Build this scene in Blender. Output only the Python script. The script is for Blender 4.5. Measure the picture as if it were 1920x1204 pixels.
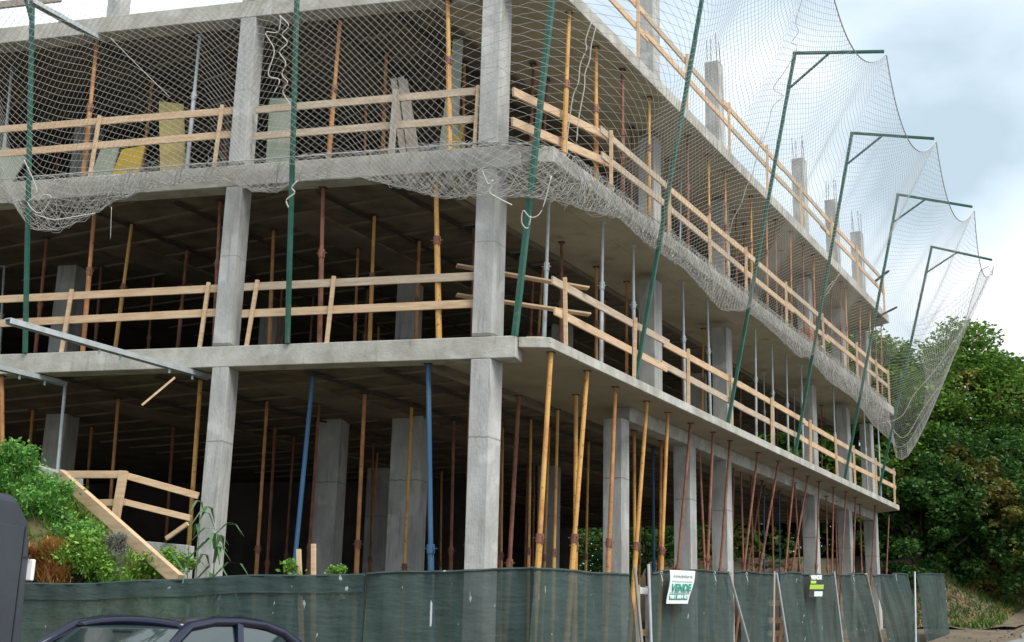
import bpy, math, random
import numpy as np
from mathutils import Vector, Matrix
for o in list(bpy.data.objects): bpy.data.objects.remove(o)
SC = bpy.context.scene
COL = SC.collection
rnd = random.Random(7)
rad = math.radians

# ------------------------------------------------------------ camera
CZ = 1.4
F_PX, YAW, PITCH, ROLL = 2336.761, rad(-14.34533654), rad(14.60815854), rad(1.41921033)
CAM = np.array([4.684, -17.118, CZ])
AN = rad(15.0)
fw = np.array([math.sin(YAW)*math.cos(PITCH), math.cos(YAW)*math.cos(PITCH), math.sin(PITCH)])
_r = np.array([math.cos(YAW), -math.sin(YAW), 0.0]); _u = np.cross(_r, fw)
CR = _r*math.cos(ROLL) + _u*math.sin(ROLL); CU = -_r*math.sin(ROLL) + _u*math.cos(ROLL)
cd = bpy.data.cameras.new('camera'); cam = bpy.data.objects.new('camera', cd); COL.objects.link(cam)
cam.matrix_world = Matrix(((CR[0], CU[0], -fw[0], CAM[0]), (CR[1], CU[1], -fw[1], CAM[1]), (CR[2], CU[2], -fw[2], CAM[2]), (0, 0, 0, 1)))
cd.sensor_fit = 'HORIZONTAL'; cd.sensor_width = 36.0; cd.lens = F_PX/1920*36.0
cd.clip_start = 0.1; cd.clip_end = 3000
SC.camera = cam

# ------------------------------------------------------------ world, sun, exposure
SC.view_settings.view_transform = 'Standard'; SC.view_settings.look = 'None'
SC.view_settings.exposure = 0.78; SC.view_settings.gamma = 1.0
SUN_EL, SUN_AZ = rad(54), rad(124)          # azimuth measured from +Y towards +X
w = bpy.data.worlds.new('World'); SC.world = w; w.use_nodes = True
nt = w.node_tree; nt.nodes.clear(); L = nt.links.new
def wn(t, **k):
    n = nt.nodes.new(t)
    for a, b in k.items(): setattr(n, a, b)
    return n
out = wn('ShaderNodeOutputWorld'); sky = wn('ShaderNodeTexSky', sky_type='NISHITA', sun_disc=False)
sky.sun_elevation = SUN_EL; sky.sun_rotation = SUN_AZ; sky.air_density = 1.2; sky.dust_density = 2.0
b1 = wn('ShaderNodeBackground'); b1.inputs[1].default_value = 0.10; L(sky.outputs[0], b1.inputs[0])
tc = wn('ShaderNodeTexCoord')
mp = wn('ShaderNodeMapping'); mp.inputs['Scale'].default_value = (1.0, 1.0, 1.7); mp.inputs['Location'].default_value = (0.35, 0.1, 0.22)
L(tc.outputs['Generated'], mp.inputs[0])
n1 = wn('ShaderNodeTexNoise'); n1.inputs['Scale'].default_value = 3.4; n1.inputs['Detail'].default_value = 7; n1.inputs['Roughness'].default_value = 0.5; n1.inputs['Distortion'].default_value = 0.25
L(mp.outputs[0], n1.inputs['Vector'])
cr = wn('ShaderNodeValToRGB'); e = cr.color_ramp
e.elements[0].position = 0.33; e.elements[0].color = (0.29, 0.36, 0.405, 1)
e.elements[1].position = 0.45; e.elements[1].color = (0.385, 0.455, 0.51, 1)
for p, c in ((0.54, (0.47, 0.53, 0.57, 1)), (0.64, (.57, .60, .62, 1)), (0.76, (.68, .69, .70, 1))):
    q = e.elements.new(p); q.color = c
fac = n1.outputs['Fac']
def sky_spot(px_, py_, c0, c1, k, prev):
    v = fw*F_PX + CR*(px_-960) - CU*(py_-602); v = v/np.linalg.norm(v)
    d = wn('ShaderNodeVectorMath', operation='DOT_PRODUCT'); L(tc.outputs['Generated'], d.inputs[0]); d.inputs[1].default_value = tuple(v)
    m = wn('ShaderNodeMapRange', interpolation_type='SMOOTHSTEP'); m.inputs[1].default_value = c0; m.inputs[2].default_value = c1; m.inputs[4].default_value = k; L(d.outputs['Value'], m.inputs[0])
    a = wn('ShaderNodeMath', operation='ADD'); L(prev, a.inputs[0]); L(m.outputs[0], a.inputs[1]); return a.outputs[0]
for a_ in ((1930, 520, .9952, .9998, .22), (1450, 240, .9950, .9997, .17), (150, 10, .988, .998, .20), (1800, 330, .9970, .9999, -.10)): fac = sky_spot(*a_, fac)
L(fac, cr.inputs[0])
b2 = wn('ShaderNodeBackground'); b2.inputs[1].default_value = 1.27; L(cr.outputs[0], b2.inputs[0])
mx = wn('ShaderNodeMixShader'); mx.inputs[0].default_value = 0.88
L(b1.outputs[0], mx.inputs[1]); L(b2.outputs[0], mx.inputs[2]); L(mx.outputs[0], out.inputs[0])
sd = bpy.data.lights.new('sun', 'SUN'); sd.energy = 2.7; sd.angle = rad(32); sd.color = (1.0, 0.96, 0.9)
so = bpy.data.objects.new('sun', sd); COL.objects.link(so)
sdir = Vector((math.sin(SUN_AZ)*math.cos(SUN_EL), math.cos(SUN_AZ)*math.cos(SUN_EL), math.sin(SUN_EL)))
so.rotation_euler = sdir.to_track_quat('Z', 'Y').to_euler()

# ------------------------------------------------------------ maths helpers
N = np.array([math.cos(AN), -math.sin(AN), 0.0]); T = np.array([math.sin(AN), math.cos(AN), 0.0])
X = np.array([1., 0, 0]); Y = np.array([0., 1, 0]); Z = np.array([0, 0, 1.])
def ray(x, y): return fw*F_PX + CR*(x-960) - CU*(y-602)
def hit(x, y, n, d):
    v = ray(x, y); return CAM + v*((d - CAM@n)/(v@n))
def dep(x, y, d): return CAM + ray(x, y)*d/F_PX
def P(s, t, z): return N*s + T*t + Z*z
def pl(x, y, py=0.1): return hit(x, y, Y, py)         # point of the left facade
def pr(x, y, s=0.7): return hit(x, y, N, s)           # point of the right facade
def G(x, y):
    t = x*T[0] + y*T[1]
    return float(np.interp(t, [-40, -16, -4.3, -2.7, -.5, 4.8, 12.5, 22, 40, 90, 400], [-.1, 0, .06, .18, .33, .72, 1.25, 2.0, 3.7, 6.0, 10.0]))
Z1, Z2, Z3 = 5.787, 8.787, 11.72
CW = 0.773

# ------------------------------------------------------------ materials
M = {}
JOINTS = [4.30, Z1+.02, Z2+.02]
def mat(name, color, rough=0.8, metal=0.0, var=None, nscale=3.0, amt=0.5, bump=0.0, bscale=30.0, stretch=(1, 1, 1), streak=None, extra=None, detail=6, sharp=0.15, speck=None):
    m = bpy.data.materials.new(name); m.use_nodes = True; t = m.node_tree; n = t.nodes; l = t.links.new
    bs = n['Principled BSDF']; bs.inputs['Roughness'].default_value = rough; bs.inputs['Metallic'].default_value = metal
    geo = n.new('ShaderNodeNewGeometry')
    def tex(scale, st, det=6, ro=.6):
        mp = n.new('ShaderNodeMapping'); mp.inputs['Scale'].default_value = st; l(geo.outputs['Position'], mp.inputs[0])
        q = n.new('ShaderNodeTexNoise'); q.inputs['Scale'].default_value = scale; q.inputs['Detail'].default_value = det; q.inputs['Roughness'].default_value = ro
        l(mp.outputs[0], q.inputs['Vector']); return q.outputs['Fac']
    def ramp(src, a, b, hi=1.0):
        mr = n.new('ShaderNodeMapRange'); mr.inputs[1].default_value = a; mr.inputs[2].default_value = b; mr.inputs[4].default_value = hi; l(src, mr.inputs[0]); return mr.outputs[0]
    def mixc(fac, a, b):
        x = n.new('ShaderNodeMix'); x.data_type = 'RGBA'
        l(fac, x.inputs[0])
        for v, i in ((a, 6), (b, 7)):
            if isinstance(v, tuple): x.inputs[i].default_value = (*v[:3], 1)
            else: l(v, x.inputs[i])
        return x.outputs[2]
    c = (*color, 1)
    cur = color
    if var is not None:
        cur = mixc(ramp(tex(nscale, stretch, detail), amt-sharp, amt+sharp), color, var)
    if streak is not None:
        sc, colr, a, st = streak
        cur = mixc(ramp(tex(sc, st, 5), a, a+.18, .8), cur, colr)
    if speck is not None:
        sc, colr, a = speck
        cur = mixc(ramp(tex(sc, (1, 1, 1), 3), a, a+.06), cur, colr)
    if name in ('concrete', 'slab_edge'):
        cur = mixc(ramp(tex(1.0, (7, 7, .7), 4, .5), .60, .70, .55), cur, (.20, .185, .16))
        cur = mixc(ramp(tex(1.0, (5.3, 5.3, .5), 3, .5), .68, .74, .35), cur, (.30, .17, .09))
        cur = mixc(ramp(tex(2.1, (1, 1, 1), 2, .4), .60, .66, .40), cur, (.56, .56, .54))
    if name == 'concrete':
        sx = n.new('ShaderNodeSeparateXYZ'); l(geo.outputs['Position'], sx.inputs[0]); nz = tex(9, (1, 1, 1), 3)
        ma = n.new('ShaderNodeMath'); ma.operation = 'MULTIPLY_ADD'; ma.inputs[1].default_value = .05; l(nz, ma.inputs[0]); l(sx.outputs[2], ma.inputs[2])
        for jz, wd, kk in ((JOINTS[0], .012, .6), (JOINTS[1], .035, .8), (JOINTS[2], .035, .8), (JOINTS[1]+1.45, .008, .45), (JOINTS[2]+1.3, .008, .45)):
            cmp_ = n.new('ShaderNodeMath'); cmp_.operation = 'COMPARE'; l(ma.outputs[0], cmp_.inputs[0]); cmp_.inputs[1].default_value = jz+.025; cmp_.inputs[2].default_value = wd
            mu = n.new('ShaderNodeMath'); mu.operation = 'MULTIPLY'; l(cmp_.outputs[0], mu.inputs[0]); mu.inputs[1].default_value = kk; cur = mixc(mu.outputs[0], cur, (.13, .125, .11))
    if isinstance(cur, tuple): bs.inputs['Base Color'].default_value = (*cur, 1)
    else: l(cur, bs.inputs['Base Color'])
    if bump:
        bp = n.new('ShaderNodeBump'); bp.inputs['Strength'].default_value = bump; bp.inputs['Distance'].default_value = 0.02
        l(tex(bscale, stretch, 8), bp.inputs['Height']); l(bp.outputs[0], bs.inputs['Normal'])
    M[name] = m
    return m
mat('concrete', (.43, .43, .415), .92, var=(.29, .29, .275), nscale=2.6, amt=.52, bump=.5, bscale=26, stretch=(1, 1, .45), streak=(3.2, (.20, .195, .18), .56, (3.2, 3.2, .22)), speck=(38, (.13, .13, .12), .67))
mat('slab_edge', (.46, .45, .41), .92, var=(.30, .285, .245), nscale=2.6, amt=.50, bump=.35, bscale=22, streak=(3, (.15, .145, .12), .62, (2.2, 2.2, .5)), speck=(30, (.12, .12, .11), .67))
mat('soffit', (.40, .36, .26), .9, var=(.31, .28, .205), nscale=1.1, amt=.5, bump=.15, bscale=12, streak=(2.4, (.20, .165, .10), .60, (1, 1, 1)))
mat('rib', (.22, .19, .14), .9, var=(.13, .11, .08), nscale=1.4, amt=.5)
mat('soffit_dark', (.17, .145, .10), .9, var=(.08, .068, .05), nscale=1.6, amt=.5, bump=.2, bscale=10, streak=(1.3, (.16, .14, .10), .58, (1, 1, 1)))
mat('dark_blocker', (.07, .06, .05), .95, var=(.035, .03, .028), nscale=1.2, amt=.5)  # near-black tone for the added walls that darken the interior
mat('wood', (.60, .435, .28), .8, var=(.47, .31, .18), nscale=3.0, amt=.52, bump=.15, bscale=20, stretch=(1, 1, 7), streak=(1.1, (.34, .25, .18), .60, (1, 1, 1)))
mat('wood_grey', (.36, .33, .29), .85, var=(.27, .22, .17), nscale=4, amt=.5, bump=.2, bscale=25, stretch=(6, 6, 1))
mat('plywood', (.40, .31, .10), .7, var=(.27, .22, .09), nscale=3, amt=.5, stretch=(9, 9, 1), bump=.1)
mat('ply_yellow', (.45, .30, .02), .6, var=(.32, .23, .04), nscale=3, amt=.5, bump=.1)
mat('ply_green', (.21, .26, .20), .8, var=(.30, .31, .26), nscale=4, amt=.5, bump=.1)
mat('yellow', (.60, .33, .085), .55, var=(.36, .13, .035), nscale=3.2, amt=.60, bump=.1, stretch=(1, 1, .6), speck=(22, (.16, .06, .03), .62))
mat('orange', (.52, .25, .085), .6, var=(.32, .13, .05), nscale=4, amt=.52, bump=.1, speck=(22, (.10, .04, .025), .62))
mat('rust', (.29, .125, .075), .8, var=(.15, .06, .04), nscale=5, amt=.5, bump=.15, speck=(20, (.30, .15, .09), .65))
mat('galv', (.50, .54, .55), .45, metal=.35, var=(.38, .41, .42), nscale=6, amt=.55)
mat('blue', (.022, .085, .18), .5, var=(.07, .13, .20), nscale=3, amt=.62, stretch=(1, 1, .5))
mat('steelgreen', (.010, .085, .055), .5, var=(.03, .12, .09), nscale=4, amt=.55, speck=(13, (.14, .10, .07), .62))
mat('steeldark', (.03, .035, .035), .6, var=(.07, .04, .03), nscale=6, amt=.55)
mat('rebar', (.10, .06, .05), .8)
mat('net', (.46, .45, .42), .9)
mat('net_edge', (.42, .42, .405), .9)
mat('rope', (.52, .50, .44), .9)
mat('dirt', (.15, .11, .075), .97, var=(.09, .075, .05), nscale=1.3, amt=.5, bump=.6, bscale=9, speck=(9, (.06, .10, .03), .60))
mat('stone', (.22, .19, .15), .95, var=(.15, .12, .09), nscale=6)
mat('wood_pale', (.50, .40, .30), .85, var=(.36, .28, .20), nscale=3.0, amt=.5, bump=.15, bscale=20, stretch=(1, 1, 7))
mat('asphalt', (.22, .22, .21), .93, var=(.16, .16, .155), nscale=.9, amt=.5, bump=.3, bscale=60, speck=(40, (.32, .31, .29), .66))
mat('bank', (.10, .10, .04), .97, var=(.15, .11, .06), nscale=2, amt=.5, bump=.6, bscale=8)
mat('brick', (.40, .17, .10), .9, var=(.50, .24, .15), nscale=7, amt=.5)
mat('carblue', (.008, .010, .026), .18, var=(.012, .014, .032), nscale=2)
mat('carblack', (.012, .012, .013), .5)
mat('vangrey', (.028, .033, .042), .4, var=(.036, .042, .052), nscale=4)
mat('tyre', (.02, .02, .02), .85)
mat('rim', (.45, .46, .48), .35, metal=.7)
mat('lampwhite', (.8, .8, .78), .3)
mat('lampred', (.35, .02, .02), .25)
mat('paperwhite', (.74, .78, .76), .6, var=(.64, .70, .68), nscale=9)
mat('papertxt', (.02, .27, .20), .6)
mat('papergrey', (.34, .38, .37), .6)
mat('signblack', (.015, .02, .02), .5)
mat('signlime', (.42, .62, .05), .5)
mat('sheetwhite', (.7, .7, .68), .8)
mat('housewall', (.48, .30, .22), .9, var=(.40, .24, .18), nscale=2)
mat('rooftile', (.30, .12, .07), .9, var=(.2, .09, .06), nscale=6)
mat('bark', (.09, .065, .045), .95, var=(.05, .04, .03), nscale=6, bump=.5)
def glassmat():
    m = bpy.data.materials.new('car_glass'); m.use_nodes = True; b = m.node_tree.nodes['Principled BSDF']
    b.inputs['Base Color'].default_value = (.02, .035, .035, 1); b.inputs['Roughness'].default_value = .04; b.inputs['Specular IOR Level'].default_value = .9
    b.inputs['Coat Weight'].default_value = .6
    M['glass'] = m
glassmat()
def leafmat(name, c1, c2, c3, a3=.66, nscale=.45, trans=.3):
    m = bpy.data.materials.new(name); m.use_nodes = True; t = m.node_tree; n = t.nodes; l = t.links.new
    n.remove(n['Principled BSDF']); o = n['Material Output']
    g = n.new('ShaderNodeNewGeometry')
    def tx(s):
        q = n.new('ShaderNodeTexNoise'); q.inputs['Scale'].default_value = s; q.inputs['Detail'].default_value = 3; l(g.outputs['Position'], q.inputs['Vector']); return q.outputs['Fac']
    def mr(src, a, b):
        x = n.new('ShaderNodeMapRange'); x.inputs[1].default_value = a; x.inputs[2].default_value = b; l(src, x.inputs[0]); return x.outputs[0]
    def mc(f, a, b):
        x = n.new('ShaderNodeMix'); x.data_type = 'RGBA'; l(f, x.inputs[0])
        for v, i in ((a, 6), (b, 7)):
            if isinstance(v, tuple): x.inputs[i].default_value = (*v, 1)
            else: l(v, x.inputs[i])
        return x.outputs[2]
    c = mc(mr(g.outputs['Random Per Island'], 0, 1), c1, c2)
    c = mc(mr(tx(nscale), a3, a3+.08), c, c3)
    d = n.new('ShaderNodeBsdfDiffuse'); tr = n.new('ShaderNodeBsdfTranslucent'); gl = n.new('ShaderNodeBsdfGlossy'); gl.inputs['Roughness'].default_value = .45; gl.inputs['Color'].default_value = (.5, .55, .45, 1)
    l(c, d.inputs[0]); l(c, tr.inputs[0])
    a = n.new('ShaderNodeMixShader'); a.inputs[0].default_value = trans; l(d.outputs[0], a.inputs[1]); l(tr.outputs[0], a.inputs[2])
    b = n.new('ShaderNodeMixShader'); b.inputs[0].default_value = .025; l(a.outputs[0], b.inputs[1]); l(gl.outputs[0], b.inputs[2])
    l(b.outputs[0], o.inputs[0]); M[name] = m
leafmat('leaf', (.045, .12, .014), (.14, .25, .04), (.24, .20, .045), .60)
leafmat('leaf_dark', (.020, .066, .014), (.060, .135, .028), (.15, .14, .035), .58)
leafmat('leaf_far', (.03, .10, .03), (.07, .17, .06), (.12, .18, .08), .6)
leafmat('weed', (.11, .27, .035), (.30, .47, .10), (.36, .36, .14), .56, 1.5)
leafmat('bushleaf', (.08, .25, .05), (.25, .48, .12), (.20, .40, .10), .6, 1.5)
leafmat('grass', (.06, .13, .03), (.15, .22, .06), (.30, .21, .10), .52, 1.2)
leafmat('weed_brown', (.32, .14, .05), (.52, .30, .11), (.15, .17, .04), .62, 2)
leafmat('weed_grey', (.32, .31, .28), (.5, .48, .44), (.2, .2, .17), .62, 2)
leafmat('reed', (.08, .17, .07), (.14, .25, .12), (.2, .24, .1), .62, 2)
def shademat():
    m = bpy.data.materials.new('shade_net'); m.use_nodes = True; t = m.node_tree; n = t.nodes; l = t.links.new
    bs = n['Principled BSDF']; o = n['Material Output']; bs.inputs['Roughness'].default_value = .75
    g = n.new('ShaderNodeNewGeometry')
    mp = n.new('ShaderNodeMapping'); mp.inputs['Scale'].default_value = (1, 1, 14); l(g.outputs['Position'], mp.inputs[0])
    q = n.new('ShaderNodeTexNoise'); q.inputs['Scale'].default_value = 1.6; q.inputs['Detail'].default_value = 5; l(mp.outputs[0], q.inputs['Vector'])
    q2 = n.new('ShaderNodeTexNoise'); q2.inputs['Scale'].default_value = .9; q2.inputs['Detail'].default_value = 4; l(g.outputs['Position'], q2.inputs['Vector'])
    r = n.new('ShaderNodeValToRGB'); r.color_ramp.elements[0].position = .3; r.color_ramp.elements[0].color = (.029, .062, .056, 1); r.color_ramp.elements[1].position = .72; r.color_ramp.elements[1].color = (.078, .115, .108, 1)
    ad = n.new('ShaderNodeMath'); ad.operation = 'MULTIPLY_ADD'; ad.inputs[1].default_value = .45; l(q.outputs['Fac'], ad.inputs[0])
    m2 = n.new('ShaderNodeMath'); m2.operation = 'MULTIPLY'; m2.inputs[1].default_value = .55; l(q2.outputs['Fac'], m2.inputs[0]); l(m2.outputs[0], ad.inputs[2])
    l(ad.outputs[0], r.inputs[0])
    sp = n.new('ShaderNodeTexNoise'); sp.inputs['Scale'].default_value = 14; sp.inputs['Detail'].default_value = 2
    mp2 = n.new('ShaderNodeMapping'); mp2.inputs['Scale'].default_value = (1, 1, .4); l(g.outputs['Position'], mp2.inputs[0]); l(mp2.outputs[0], sp.inputs['Vector'])
    ms = n.new('ShaderNodeMapRange'); ms.inputs[1].default_value = .735; ms.inputs[2].default_value = .76; l(sp.outputs['Fac'], ms.inputs[0])
    mc = n.new('ShaderNodeMix'); mc.data_type = 'RGBA'; l(ms.outputs[0], mc.inputs[0]); l(r.outputs[0], mc.inputs[6]); mc.inputs[7].default_value = (.5, .55, .5, 1)
    l(mc.outputs[2], bs.inputs['Base Color'])
    tr = n.new('ShaderNodeBsdfTransparent'); tl = n.new('ShaderNodeBsdfTranslucent'); l(mc.outputs[2], tl.inputs[0])
    a = n.new('ShaderNodeMixShader'); a.inputs[0].default_value = .3; l(bs.outputs[0], a.inputs[1]); l(tl.outputs[0], a.inputs[2])
    b = n.new('ShaderNodeMixShader'); b.inputs[0].default_value = .13; l(a.outputs[0], b.inputs[1]); l(tr.outputs[0], b.inputs[2])
    bq = n.new('ShaderNodeTexNoise'); bq.inputs['Scale'].default_value = 2.2; bq.inputs['Detail'].default_value = 6; bq.inputs['Roughness'].default_value = .65
    mq = n.new('ShaderNodeMapping'); mq.inputs['Scale'].default_value = (1, 1, 3.2); l(g.outputs['Position'], mq.inputs[0]); l(mq.outputs[0], bq.inputs['Vector'])
    bu = n.new('ShaderNodeBump'); bu.inputs['Strength'].default_value = .5; bu.inputs['Distance'].default_value = .05; l(bq.outputs['Fac'], bu.inputs['Height']); l(bu.outputs[0], bs.inputs['Normal'])
    l(b.outputs[0], o.inputs[0]); M['shade'] = m
shademat()

# ------------------------------------------------------------ object helpers
ORG = {}
def tag(o, label=None, cat=None, group=None, kind=None):
    if label: o['label'] = label
    if cat: o['category'] = cat
    if group: o['group'] = group
    if kind: o['kind'] = kind
    return o
def thing(name, loc, label, cat, group=None):
    o = bpy.data.objects.new(name, None); o.empty_display_size = .2; COL.objects.link(o); o.location = tuple(loc)
    ORG[o] = np.array(loc, float); return tag(o, label, cat, group)
class MB:
    def __init__(s): s.v = []; s.f = []
    def quad(s, *p):
        b = len(s.v); s.v += [tuple(q) for q in p]; s.f.append(tuple(range(b, b+len(p)))); return s
    def hexa(s, c):                                    # 8 corners: bottom 4, top 4
        b = len(s.v); s.v += [tuple(q) for q in c]
        for f in ((0, 3, 2, 1), (4, 5, 6, 7), (0, 1, 5, 4), (1, 2, 6, 5), (2, 3, 7, 6), (3, 0, 4, 7)): s.f.append(tuple(b+i for i in f))
        return s
    def box(s, o, a, b, c):                            # corner + three edge vectors
        o, a, b, c = map(np.array, (o, a, b, c)); return s.hexa([o, o+a, o+a+b, o+b, o+c, o+a+c, o+a+b+c, o+b+c])
    def bar(s, p, q, w, h, up=Z):                      # bar between two points, w across, h along up
        p = np.array(p, float); q = np.array(q, float); d = q-p; d /= np.linalg.norm(d)
        a = np.cross(d, up); a /= np.linalg.norm(a); b = np.cross(a, d)
        a = a*w/2; b = b*h/2
        return s.hexa([p-a-b, p+a-b, q+a-b, q-a-b, p-a+b, p+a+b, q+a+b, q-a+b])
    def tube(s, p, q, r, r2=None, n=10):
        p = np.array(p, float); q = np.array(q, float); r2 = r if r2 is None else r2
        d = q-p; d /= np.linalg.norm(d); a = np.cross(d, Z if abs(d[2]) < .9 else X); a /= np.linalg.norm(a); b = np.cross(d, a)
        base = len(s.v)
        for c, rr in ((p, r), (q, r2)):
            for i in range(n):
                g = 2*math.pi*i/n; s.v.append(tuple(c+a*math.cos(g)*rr+b*math.sin(g)*rr))
        for i in range(n): j = (i+1) % n; s.f.append((base+i, base+j, base+n+j, base+n+i))
        s.f.append(tuple(base+i for i in reversed(range(n)))); s.f.append(tuple(base+n+i for i in range(n))); return s
    def path(s, pts, r, n=6):
        pts = [np.array(p, float) for p in pts]; base = len(s.v); m = len(pts)
        for k, p in enumerate(pts):
            d = pts[min(k+1, m-1)]-pts[max(k-1, 0)]; d /= np.linalg.norm(d)+1e-9
            a = np.cross(d, Z if abs(d[2]) < .9 else X); a /= np.linalg.norm(a); b = np.cross(d, a)
            rr = r[k] if isinstance(r, (list, tuple)) else r
            for i in range(n): g = 2*math.pi*i/n; s.v.append(tuple(p+a*math.cos(g)*rr+b*math.sin(g)*rr))
        for k in range(m-1):
            for i in range(n): j = (i+1) % n; s.f.append((base+k*n+i, base+k*n+j, base+(k+1)*n+j, base+(k+1)*n+i))
        s.f.append(tuple(base+i for i in reversed(range(n)))); s.f.append(tuple(base+(m-1)*n+i for i in range(n))); return s
    def torus(s, c, ax, R, r, n=14, k=5, arc=1.0):
        c = np.array(c, float); ax = np.array(ax, float); ax /= np.linalg.norm(ax); a = np.cross(ax, Z if abs(ax[2]) < .9 else X); a /= np.linalg.norm(a); b = np.cross(ax, a)
        return s.path([c+(a*math.cos(g)+b*math.sin(g))*R for g in [2*math.pi*arc*i/n for i in range(n+1)]], r, k)
    def prism(s, poly, z0, z1):
        b = len(s.v); n = len(poly)
        for z in (z0, z1): s.v += [(p[0], p[1], z) for p in poly]
        s.f.append(tuple(b+i for i in reversed(range(n)))); s.f.append(tuple(b+n+i for i in range(n)))
        for i in range(n): j = (i+1) % n; s.f.append((b+i, b+j, b+n+j, b+n+i))
        return s
    def grid(s, f, nu, nv):
        b = len(s.v)
        for i in range(nu+1):
            for j in range(nv+1): s.v.append(tuple(f(i/nu, j/nv)))
        for i in range(nu):
            for j in range(nv): a = b+i*(nv+1)+j; s.f.append((a, a+nv+1, a+nv+2, a+1))
        return s
    def build(s, name, m, parent=None, bevel=0, smooth=False, solid=0):
        org = np.zeros(3); p = parent
        while p is not None:
            if p in ORG: org = ORG[p]; break
            p = p.parent
        v = [tuple(np.array(q)-org) for q in s.v]
        me = bpy.data.meshes.new(name); me.from_pydata(v, [], s.f); me.validate()
        me.materials.append(M[m]); o = bpy.data.objects.new(name, me); COL.objects.link(o)
        if smooth:
            for pgn in me.polygons: pgn.use_smooth = True
        if parent is not None: o.parent = parent
        if bevel:
            b = o.modifiers.new('bevel', 'BEVEL'); b.width = bevel; b.segments = 2; b.limit_method = 'ANGLE'
        if solid:
            b = o.modifiers.new('solid', 'SOLIDIFY'); b.thickness = solid
        return o
def npmesh(name, V, F, m, parent=None, org=None):
    V = np.asarray(V, np.float32)
    if org is not None: V = V-np.asarray(org, np.float32)
    F = np.asarray(F, np.int32); me = bpy.data.meshes.new(name)
    me.vertices.add(len(V)); me.vertices.foreach_set('co', V.ravel())
    k = F.shape[1]; me.loops.add(F.size); me.loops.foreach_set('vertex_index', F.ravel())
    me.polygons.add(len(F)); me.polygons.foreach_set('loop_start', np.arange(0, F.size, k, dtype=np.int32)); me.polygons.foreach_set('loop_total', np.full(len(F), k, np.int32))
    me.update(calc_edges=True); me.materials.append(M[m])
    o = bpy.data.objects.new(name, me); COL.objects.link(o)
    if parent is not None: o.parent = parent
    return o
def orig(o): return ORG[o]

# ------------------------------------------------------------ ground, road
gm = MB()
def gfun(u, v):
    x = -220+440*u; y = -60+460*v; return (x, y, G(x, y)-.02)
gs = [-220, -120, -60, -40, -30]+list(np.arange(-24, 30, 1.0))+[35, 45, 60, 90, 130, 220]
ys = [-60, -40, -30]+list(np.arange(-24, 44, 1.0))+[50, 60, 75, 90, 120, 180, 260, 400]
ng = np.random.RandomState(3)
for x in gs:
    for y in ys: gm.v.append((x, y, G(x, y)-.02+ng.uniform(-.03, .03)*(abs(x) < 30)))
for i in range(len(gs)-1):
    for j in range(len(ys)-1): a = i*len(ys)+j; gm.f.append((a, a+len(ys), a+len(ys)+1, a+1))
tag(gm.build('ground', 'dirt', smooth=True), kind='structure')
rm = MB(); ts = list(np.arange(-30, 60, 1.5)); ss = [4.1, 5, 7, 9, 12, 15]
for t in ts:
    for s in ss:
        ex = 0
        if s == 4.1: ex = .12*math.sin(t*1.3)+.08*math.sin(t*3.1)
        p = P(s+ex, t, 0); rm.v.append((p[0], p[1], G(p[0], p[1])+.035+(.0 if s > 4.1 else -.03)))
for i in range(len(ts)-1):
    for j in range(len(ss)-1): a = i*len(ss)+j; rm.f.append((a, a+1, a+len(ss)+1, a+len(ss)))
tag(rm.build('road', 'asphalt', smooth=True), kind='structure')

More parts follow.
